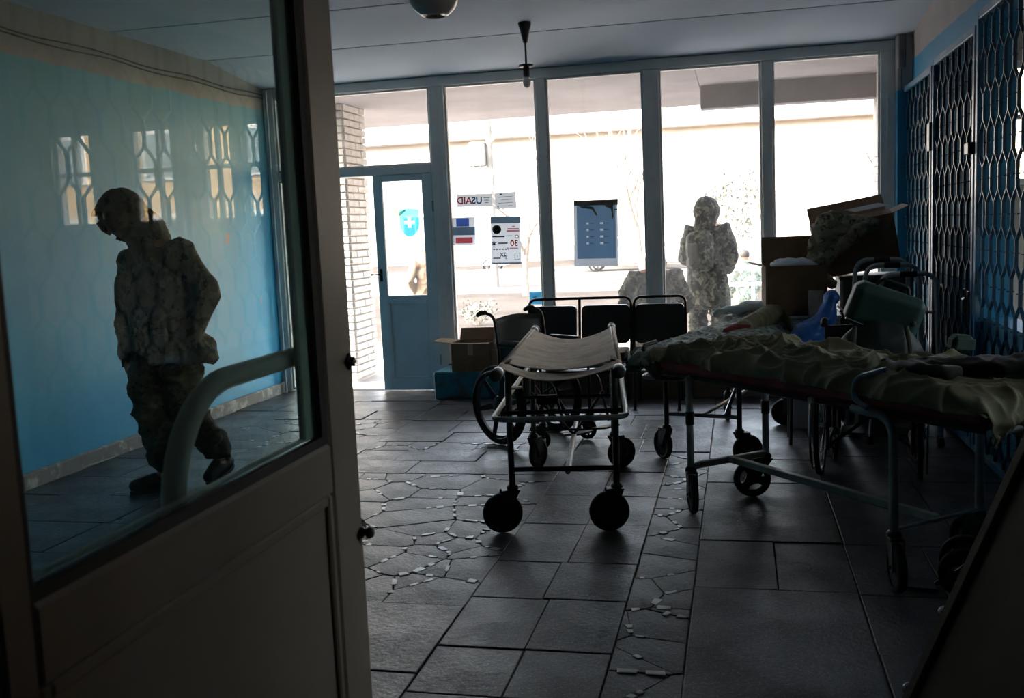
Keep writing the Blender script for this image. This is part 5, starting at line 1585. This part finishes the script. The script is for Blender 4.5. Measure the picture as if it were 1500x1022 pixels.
def person(label, loc, rz, J, mats, hood=True, voxel=0.011, coat_hem=0.80, flare=0.05, group=None, hat=None, bulk=1.0, backpack=False, hair=False):
    """J: joints in the figure's own frame (x to its right, y forward, z up). mats: skin, coat, trousers, boots, hood"""
    t = thing('person', label, 'person', loc, rz, group)
    V = {k: Vector(v) for k, v in J.items()}
    hd = V['head']; fd = V['face'].normalized(); up = V['crown'].normalized()
    rt = fd.cross(up).normalized(); up = rt.cross(fd).normalized()
    HR = Matrix((rt, fd, up)).transposed()
    def hp(x, y, z): return hd + HR @ Vector((x, y, z))
    b = MB()
    # head: skull, jaw, brow, nose, lips, ears, neck
    b.ell(hp(0, -0.012, 0.03), (0.075, 0.095, 0.088), 20, 14, HR)
    b.cap([hp(0, 0.03, 0.0), hp(0, 0.045, -0.085)], [0.062, 0.036], 14)
    b.cap([hp(-0.03, 0.074, 0.022), hp(0.03, 0.074, 0.022)], [0.014, 0.014], 8)
    b.cap([hp(0, 0.082, 0.015), hp(0, 0.108, -0.025)], [0.009, 0.014], 8)
    b.cap([hp(-0.016, 0.080, -0.056), hp(0.016, 0.080, -0.056)], [0.010, 0.010], 8)
    for s in (-1, 1):
        b.cap([hp(s * 0.075, -0.01, 0.025), hp(s * 0.076, -0.012, -0.02)], [0.016, 0.011], 8)
        b.cap([hp(s * 0.035, 0.062, -0.02), hp(s * 0.045, 0.045, -0.03)], [0.02, 0.02], 8)
    b.cap([V['neck'], hp(0, -0.02, -0.05)], [0.06, 0.054], 14)
    b.cap([V['pelvis'], V['pelvis'].lerp(V['chest'], 0.5), V['chest']], [0.12, 0.11, 0.125], 16, 0.75, (1, 0, 0))
    b.cap([V['shL'], V['neck'], V['shR']], [0.055, 0.065, 0.055], 12)
    for s in 'LR':
        b.cap([V['sh' + s], V['el' + s], V['wr' + s]], [0.052, 0.040, 0.027], 12)
        b.cap([V['hip' + s], V['kn' + s], V['an' + s]], [0.082, 0.055, 0.040], 12)
        b.cap([V['chest'], V['sh' + s]], [0.09, 0.058], 12)
        b.cap([V['pelvis'], V['hip' + s]], [0.10, 0.085], 12)
        b.cap([V['an' + s], V['an' + s] + (V['to' + s] - V['an' + s]) * 0.5], [0.04, 0.032], 10)
        dr = V['hd' + s] if ('hd' + s) in V else (V['wr' + s] - V['el' + s])
        hand(b, V['wr' + s], dr, Vector((-1 if s == 'R' else 1, 0.0, 0.0)), Vector((0, 1, 0)))
    bm_ = remeshed(b, 'body', min(voxel, 0.008), 3)
    link('body', bm_, mats['skin'], t)
    for s in (-1, 1):
        e = MB().ell(hp(s * 0.031, 0.077, 0.0), (0.014, 0.008, 0.008), 10, 8, HR)
        link('eye', e.mesh('eye'), M('eye_white', '#c9c3bb', None, 9, 0.3), t)
    if hair:
        h = MB().ell(hp(0, -0.022, 0.045), (0.083, 0.096, 0.084), 20, 14, HR)
        h.build('hair', M('dark_hair', '#2a221c', '#1d1713', 30, 0.8), t)
    # coat
    c = MB(); P = V['pelvis']; Ch = V['chest']; N = V['neck']
    ax = (V['shR'] - V['shL']); ax.z = 0; ax.normalize()
    hem = Vector((P.x, P.y, coat_hem)) + V.get('hemshift', Vector((0, 0, 0)))
    c.cap([N + Vector((0, 0, -0.01)), Ch + Vector((0, 0, 0.10)), Ch, Ch.lerp(P, 0.55), P, hem],
          [0.085 * bulk, 0.165 * bulk, 0.205 * bulk, 0.20 * bulk, 0.205 * bulk, (0.20 + flare) * bulk], 22, 0.66, ax)
    for s in 'LR':
        m1 = V['sh' + s].lerp(V['el' + s], 0.5); m2 = V['el' + s].lerp(V['wr' + s], 0.5)
        c.cap([Ch + Vector((0, 0, 0.10)), V['sh' + s], m1, V['el' + s], m2, V['wr' + s]],
              [0.10 * bulk, 0.088 * bulk, 0.078 * bulk, 0.073 * bulk, 0.066 * bulk, 0.056 * bulk], 16)
    c.cap([N + Vector((0, 0, -0.03)), N + Vector((0, 0, 0.05))], [0.10, 0.085], 16)
    if hood:
        c.cap([N + Vector((0, -0.03, 0.0)), N.lerp(hd, 0.5) + HR @ Vector((0, -0.05, -0.03)), hd + HR @ Vector((0, -0.06, -0.05))], [0.12, 0.115, 0.10], 16)
    cm_ = remeshed(c, 'coat', voxel, 5)
    # drape the hem open: drop the rounded underside
    for v in cm_.vertices:
        if v.co.z < hem.z:
            v.co.z = hem.z - 0.12 * (hem.z - v.co.z)
    displace(cm_, folds(0.022 * bulk, loc[0] * 3.1, 1.8))
    co = link('coat', cm_, mats['coat'], t)
    pk = MB()
    for s in (-1, 1):
        q = P + ax * s * 0.105 * bulk + Vector((0, 0.132 * bulk, -0.02))
        pk.box(q, (0.13, 0.03, 0.15), None, 0.012)
        pk.box(q + Vector((0, 0.012, 0.06)), (0.135, 0.02, 0.05), None, 0.008)
    pk.build('pocket', mats['coat'], co)
    # trousers
    q = MB()
    q.cap([P + Vector((0, 0, 0.06)), P + Vector((0, 0, -0.06))], [0.16 * bulk, 0.16 * bulk], 18, 0.75, ax)
    for s in 'LR':
        k = V['kn' + s]; a = V['an' + s]
        q.cap([P.lerp(V['hip' + s], 0.8), V['hip' + s].lerp(k, 0.5), k, k.lerp(a, 0.45), k.lerp(a, 0.85)], [0.125 * bulk, 0.108 * bulk, 0.088 * bulk, 0.088 * bulk, 0.072 * bulk], 16)
    qm = remeshed(q, 'trousers', voxel, 4)
    displace(qm, folds(0.026, loc[1] * 2.3, 11.0))
    link('trousers', qm, mats['trousers'], t)
    for s in 'LR':
        a = V['an' + s]; to = V['to' + s]; k = V['kn' + s]
        d = (to - a); dz = Vector((d.x, d.y, 0)).normalized()
        o = MB()
        o.cap([a + (k - a).normalized() * 0.17, a + (k - a).normalized() * 0.05, a], [0.058, 0.05, 0.05], 14)
        heel = a - dz * 0.045 - Vector((0, 0, 0.05))
        o.cap([heel, a.lerp(to, 0.45) - Vector((0, 0, 0.012)), to], [0.042, 0.05, 0.040], 14, 0.9, (0, 0, 1))
        om = remeshed(o, 'boot', 0.009, 3)
        ob = link('boot', om, mats['boots'], t)
        so_ = MB(); pd = Vector((-dz.y, dz.x, 0)); tilt = (to - heel)
        L = tilt.length; f = tilt.normalized(); un = pd.cross(f).normalized()
        if un.z > 0: un = -un
        pts = []
        for i in range(16):
            an = 2 * PI * i / 16
            pts.append(heel + f * (L * 0.5 + math.cos(an) * (L * 0.5 + 0.035)) + pd * math.sin(an) * 0.046 + un * 0.030)
        so_.prism(pts, un * 0.022)
        so_.build('sole', rubber, ob)
    if hood:
        e = MB().ell((0, 0, 0), (0.125, 0.15, 0.145), 28, 20)
        me = e.mesh('hood'); bm = bmesh.new(); bm.from_mesh(me)
        kill = [fc for fc in bm.faces if (lambda p: p.y > 0.085 and abs(p.x) < 0.085 and -0.135 < p.z < 0.085)(fc.calc_center_median())]
        bmesh.ops.delete(bm, geom=kill, context='FACES')
        for v in bm.verts:
            p = v.co
            if p.z > 0.06: p.y -= 0.25 * (p.z - 0.06); p.x *= 1 - 0.5 * (p.z - 0.06)
            if p.z < -0.06: p.x *= 1 + 1.5 * (-0.06 - p.z)
            v.co = hd + HR @ (p + Vector((0, -0.012, 0.015)))
        bm.to_mesh(me); bm.free()
        displace(me, lambda c: 0.012 * noise.noise(c * 13) + 0.006 * noise.noise(c * 30))
        o = link('hood', me, mats['hood'], t); m_ = o.modifiers.new('t', 'SOLIDIFY'); m_.thickness = 0.014; m_.offset = 1
    if hat:
        h = MB().lathe([(0.0, 0.122), (0.03, 0.119), (0.065, 0.098), (0.086, 0.06), (0.091, 0.02), (0.094, 0.0), (0.094, -0.03), (0.083, -0.032)], (0, 0, 0), (0, 0, 1), 24)
        me = h.mesh('knit_cap')
        for v in me.vertices:
            v.co = hd + HR @ (Vector((v.co.x * 0.94, v.co.y * 1.12 - 0.01, v.co.z + 0.038)))
        displace(me, lambda c: 0.004 * noise.noise(c * 30))
        link('knit_cap', me, hat, t)
    if backpack:
        c0 = Ch + Vector((0, -0.20, -0.06))
        k = MB().box(c0, (0.30, 0.14, 0.42), None, 0.05).box(c0 + Vector((0, -0.085, -0.05)), (0.2, 0.06, 0.2), None, 0.025)
        km = remeshed(k, 'backpack', 0.013, 5); displace(km, folds(0.012, 3.0))
        bo_ = link('backpack', km, mats['coat'], t)
        MB().box(c0 + Vector((-0.03, -0.122, 0.02)), (0.12, 0.014, 0.15), None, 0.006).build('patch', dark_cloth, bo_)
    return t

# soldier inside, walking along the blue wall with head bowed
man = dict(pelvis=(0, -0.02, 0.95), chest=(0.02, -0.02, 1.30), neck=(0.06, 0.01, 1.52), head=(0.165, 0.10, 1.665), face=(0.35, 0.72, -0.60), crown=(0.30, 0.45, 0.85),
           shL=(-0.20, -0.03, 1.43), elL=(-0.28, -0.12, 1.17), wrL=(-0.235, 0.0, 0.95), shR=(0.215, 0.0, 1.40), elR=(0.295, -0.03, 1.10), wrR=(0.265, 0.05, 0.84),
           hdR=(-0.02, 0.05, -1), hdL=(0.3, 0.25, -0.6),
           hipL=(-0.10, -0.03, 0.92), knL=(-0.10, -0.02, 0.52), anL=(-0.15, -0.27, 0.155), toL=(-0.17, -0.12, 0.05),
           hipR=(0.10, 0.0, 0.92), knR=(0.05, 0.10, 0.50), anR=(-0.035, 0.06, 0.105), toR=(0.075, 0.235, 0.055), hemshift=(-0.05, -0.03, 0.0))
person('hooded soldier with bowed head walking along the blue wall behind the door glass', (-3.45, 5.45, 0), 2.837, man,
       dict(skin=skin, coat=camo_in, trousers=trouser_cloth, boots=boot_leather, hood=trouser_cloth), True, 0.011, 0.80, 0.045, None, None, 1.14)

stand = dict(pelvis=(0, 0, 0.93), chest=(0, 0, 1.27), neck=(0, -0.01, 1.48), head=(0, 0.02, 1.625), face=(0, 1, -0.12), crown=(0, 0.1, 1),
             shL=(-0.2, -0.01, 1.42), elL=(-0.27, 0.02, 1.14), wrL=(-0.16, 0.20, 1.02), shR=(0.2, -0.01, 1.42), elR=(0.27, 0.02, 1.14), wrR=(0.16, 0.20, 1.02),
             hipL=(-0.10, 0, 0.90), knL=(-0.12, 0.02, 0.50), anL=(-0.12, -0.03, 0.105), toL=(-0.14, 0.14, 0.055),
             hipR=(0.10, 0, 0.90), knR=(0.12, 0.02, 0.50), anR=(0.12, -0.03, 0.105), toR=(0.14, 0.14, 0.055))
person('standing soldier with hood up and backpack, outside the fourth window', (-0.33, 11.0, -0.03), -0.35, stand,
       dict(skin=skin, coat=camo_out, trousers=camo_out, boots=boot_leather, hood=camo_out), True, 0.013, 0.62, 0.06, None, None, 1.02, True)
sit = dict(pelvis=(0, 0, 0.50), chest=(0, 0.04, 0.86), neck=(0, 0.08, 1.06), head=(0.0, 0.16, 1.17), face=(0, 0.9, -0.5), crown=(0, 0.5, 0.9),
           shL=(-0.21, 0.05, 1.01), elL=(-0.29, 0.14, 0.74), wrL=(-0.14, 0.34, 0.62), shR=(0.21, 0.05, 1.01), elR=(0.29, 0.14, 0.74), wrR=(0.14, 0.34, 0.62),
           hipL=(-0.10, 0.02, 0.48), knL=(-0.16, 0.44, 0.50), anL=(-0.16, 0.42, 0.105), toL=(-0.18, 0.58, 0.055),
           hipR=(0.10, 0.02, 0.48), knR=(0.16, 0.44, 0.50), anR=(0.16, 0.42, 0.105), toR=(0.18, 0.58, 0.055))
person('soldier in a camouflage coat sitting hunched on the porch, behind the wide mullion', (-0.79, 9.62, -0.03), 0.06, sit,
       dict(skin=skin, coat=camo_out, trousers=camo_out, boots=boot_leather, hood=camo_out), False, 0.013, 0.46, 0.02, None, knit_grey, 1.05)
st2 = thing('bench', 'low porch bench under the sitting soldier', 'bench', (-0.79, 9.60, -0.03))
MB().box((0, 0, 0.31), (0.9, 0.30, 0.04), None, 0.008).build('seat', M('bench_wood', '#7d6a55', '#6a5945', 4, 0.8, stretch=(1, 8, 8)), st2)
for s in (-1, 1):
    MB().box((s * 0.36, 0, 0.146), (0.05, 0.26, 0.29), None, 0.006).build('leg', MATS['bench_wood'], st2)
walkp = dict(stand); walkp.update(anL=(-0.10, -0.22, 0.16), toL=(-0.10, -0.06, 0.06), knL=(-0.10, 0.02, 0.52), knR=(0.10, 0.16, 0.52), anR=(0.10, 0.14, 0.105), toR=(0.11, 0.31, 0.055),
             elL=(-0.30, -0.10, 1.17), wrL=(-0.22, 0.02, 0.97), elR=(0.27, 0.02, 1.15), wrR=(0.24, 0.14, 0.95))
person('man in khaki jacket and grey knit cap, outside the entrance door', (-5.08, 16.0, -0.44), 0.25, walkp,
       dict(skin=skin, coat=khaki, trousers=dark_cloth, boots=boot_leather, hood=khaki), False, 0.014, 0.78, 0.0, None, knit_grey, 1.0)
boy = person('short bareheaded figure in a dark jacket beyond the white railing', (0.08, 14.2, -0.42), 0.5, stand,
       dict(skin=skin, coat=camo_quilt, trousers=trouser_cloth, boots=boot_leather, hood=dark_cloth), False, 0.014, 0.76, 0.0, None, None, 1.0, False, True)
boy.scale = (0.86, 0.86, 0.86)

# ------------------------------------------------------------------ porch railing, street
rl_ = thing('railing', 'white tube railing along the right of the porch', 'railing', (0.5, 12.6, -0.03))
for z, nm in ((0.93, 'top_rail'), (0.74, 'mid_rail'), (0.12, 'bottom_rail')):
    MB().tube([(-0.68, 0, z), (0.95, 0, z)], 0.022, 10).build(nm, rail_white, rl_)
for x in (-0.66, -0.33, 0.0, 0.33, 0.66, 0.93):
    MB().tube([(x, 0, 0.0), (x, 0, 0.93)], 0.018, 8).build('post', rail_white, rl_)

fc = thing('building', 'long pale two-storey building across the street', 'building', (-6, 61, -0.5))
MB().box((0, 4, 3.8), (74, 8, 7.6)).build('wall', facade_m, fc)
MB().box((0, 3.6, 7.75), (76, 9.2, 0.35), None, 0.05).build('roof', roof_m, fc)
MB().box((0, -0.06, 0.45), (74.1, 0.12, 0.9)).build('base_course', kerb_m, fc)
for fl_, z in ((0, 2.2), (1, 5.4)):
    for i in range(18):
        x = -34 + 4 * i
        f = MB().box((x, -0.02, z), (1.7, 0.14, 1.9), None, 0.02).build('window', M('far_white_frame', '#d8d6d2', None, 2, 0.6), fc)
        MB().box((x - 0.4, -0.10, z), (0.70, 0.03, 1.66)).build('pane', far_glass, f)
        MB().box((x + 0.4, -0.10, z), (0.70, 0.03, 1.66)).build('pane', far_glass, f)
sb = thing('building', 'sunlit brick-coloured building beyond the side room windows', 'building', (22, 40, -0.5))
MB().box((0, 0, 4.5), (26, 10, 9)).build('wall', M('warm_render', '#c9a87a', '#b8956a', 1, 0.9), sb)
MB().box((0, 0, 9.2), (27, 11, 0.4), None, 0.05).build('roof', roof_m, sb)
for z in (2.2, 5.4):
    for i in range(6):
        f = MB().box((-10.5 + 4.2 * i, -5.0, z), (1.7, 0.14, 1.9), None, 0.02).build('window', MATS['far_white_frame'], sb)
        MB().box((-10.5 + 4.2 * i, -5.08, z), (1.4, 0.03, 1.6)).build('pane', far_glass, f)
        f = MB().box((-13.0, -3.5 + 1.6 * i if i < 5 else 4.2, z), (0.14, 1.0, 1.7), None, 0.02).build('window', MATS['far_white_frame'], sb)

up_ = thing('utility_pole', 'grey utility pole with a crossarm across the road', 'pole', (-7.45, 30.4, -0.45))
MB().tube([(0, 0, 0), (0, 0, 5.3)], [0.13, 0.10], 12).build('post', kerb_m, up_)
MB().box((0, 0, 5.15), (1.0, 0.09, 0.08), None, 0.01).build('crossarm', roof_m, up_)
for x in (-0.45, -0.2, 0.2, 0.45):
    MB().lathe([(0.0, 0), (0.03, 0), (0.045, 0.05), (0.03, 0.08), (0.0, 0.12)], (x, 0, 5.19), (0, 0, 1), 10).build('insulator', rail_white, up_)
MB().box((-0.35, -0.12, 4.3), (0.5, 0.25, 0.75), None, 0.03).build('transformer_box', kerb_m, up_)
MB().tube([(0, 0, 4.6), (0.5, -0.2, 5.0), (1.1, -0.5, 5.2)], 0.04, 8).build('lamp_arm', roof_m, up_)

def tree(label, loc, H, seed, crown=None, spread=0.5):
    r = random.Random(seed)
    t = thing('tree', label, 'tree', loc, 0, 'street trees')
    m = MB(); tips = []
    def grow(p, d, L, rad, lv):
        pts = [p]; q = p
        for k in range(3):
            d = (d + Vector((r.uniform(-1, 1), r.uniform(-1, 1), r.uniform(-0.3, 0.7))) * 0.16).normalized()
            q = q + d * L / 3; pts.append(q)
        m.tube(pts, [rad, rad * 0.88, rad * 0.76, rad * 0.62], 6 if lv < 2 else 4, caps=False)
        tips.append(q)
        if lv < 4:
            for k in range(3 if lv < 3 else 2):
                a = r.uniform(0, 2 * PI)
                nd = (d + Vector((math.cos(a), math.sin(a), r.uniform(-0.1, 0.5))) * spread * r.uniform(0.7, 1.5)).normalized()
                grow(q if k else pts[2], nd, L * r.uniform(0.6, 0.8), rad * 0.55, lv + 1)
    grow(Vector((0, 0, -0.1)), Vector((0, 0, 1)), H * 0.36, H * 0.022, 0)
    m.build('trunk', bark, t)
    if crown:
        lf = MB()
        for q in tips:
            for k in range(crown):
                c = q + Vector((r.gauss(0, 1), r.gauss(0, 1), r.gauss(0, 1))) * H * 0.05
                a = Vector((r.uniform(-1, 1), r.uniform(-1, 1), r.uniform(-1, 1))).normalized(); bv = a.orthogonal().normalized()
                s = H * 0.022 * r.uniform(0.6, 1.3)
                lf.add([c - a * s, c + bv * s * 0.6, c + a * s, c - bv * s * 0.6], [(0, 1, 2, 3)])
        lf.build('leaves', leafy, t, None, kind='stuff')
    return t
tree('bare tree on the verge, right of the blue poster', (-2.4, 27.0, -0.45), 5.6, 4)
tree('bare tree near the pole, behind the strip sign', (-6.0, 28.2, -0.45), 5.2, 9)
tree('dense low tree above the standing soldier hood', (0.0, 34.6, -0.42), 3.4, 21, 9, 0.75)
tree('bare tree far right, behind the last window', (5.0, 33.0, -0.42), 6.5, 33)
tree('bare tree far left, beyond the open doorway', (-16.5, 34.0, -0.42), 6.5, 41)
def shrub(label, loc, S, seed):
    r = random.Random(seed); t = thing('shrub', label, 'shrub', loc, 0, 'dry shrubs outside')
    tw = MB(); lf = MB()
    for i in range(26):
        a = r.uniform(0, 2 * PI); d = Vector((math.cos(a) * r.uniform(0.2, 1), math.sin(a) * r.uniform(0.2, 1), r.uniform(0.5, 1.2))) * S
        tw.tube([(0, 0, -0.05), d * 0.5, d], [0.008, 0.005, 0.003], 4, caps=False)
        for k in range(14):
            c = d * r.uniform(0.4, 1.05) + Vector((r.gauss(0, 1), r.gauss(0, 1), r.gauss(0, 1))) * S * 0.1
            u = Vector((r.uniform(-1, 1), r.uniform(-1, 1), r.uniform(-1, 1))).normalized(); w = u.orthogonal().normalized(); s = 0.035 * r.uniform(0.6, 1.3)
            lf.add([c - u * s, c + w * s * 0.5, c + u * s, c - w * s * 0.5], [(0, 1, 2, 3)])
    tw.build('twigs', bark, t, None, kind='stuff'); lf.build('leaves', leafy, t, None, kind='stuff')
shrub('dry shrub outside beyond the doorway pillar', (-6.35, 15.2, -0.45), 0.5, 1)
shrub('low dry shrub on the ground past the strip of porch, behind the second window', (-5.2, 19.6, -0.40), 0.45, 2)

def car(label, loc, rz, paint, seed):
    t = thing('car', label, 'car', loc, rz, 'parked cars')
    side = [(-2.1, 0.35), (-2.15, 0.75), (-1.95, 0.92), (-1.35, 0.98), (-0.85, 1.42), (0.55, 1.45), (1.15, 1.0), (1.95, 0.86), (2.12, 0.62), (2.1, 0.32)]
    m = MB().prism([(x, -0.82, z) for x, z in side], (0, 1.64, 0)); m.build('body', paint, t)
    g_ = MB()
    for s in (-1, 1):
        for q in ([(-1.15, 1.02), (-0.78, 1.36), (-0.2, 1.38), (-0.2, 1.02)], [(-0.12, 1.02), (-0.12, 1.38), (0.5, 1.38), (0.95, 1.02)]):
            g_.prism([(x, s * 0.825, z) for x, z in q], (0, s * 0.006, 0))
    g_.build('side_glass', far_glass, t)
    for x in (-1.3, 1.35):
        for s in (-1, 1):
            wheel_parts(t, (x, s * 0.76, 0.31), (0, 1, 0), 0.31, 0.2, 'mag')
    for s in (-1, 1):
        MB().box((2.08, s * 0.62, 0.68), (0.08, 0.28, 0.14), None, 0.02).build('headlamp', white_plastic, t)
car('white car parked across the road, half behind the notices', (-12.6, 45.6, -0.42), 0.0, car_white, 1)
car('grey car parked across the road, behind the standing soldier', (0.3, 42.0, -0.42), 0.1, car_grey, 2)
car('pale car parked across the road, left of the standing soldier', (-4.6, 42.6, -0.42), 0.05, car_white, 3)
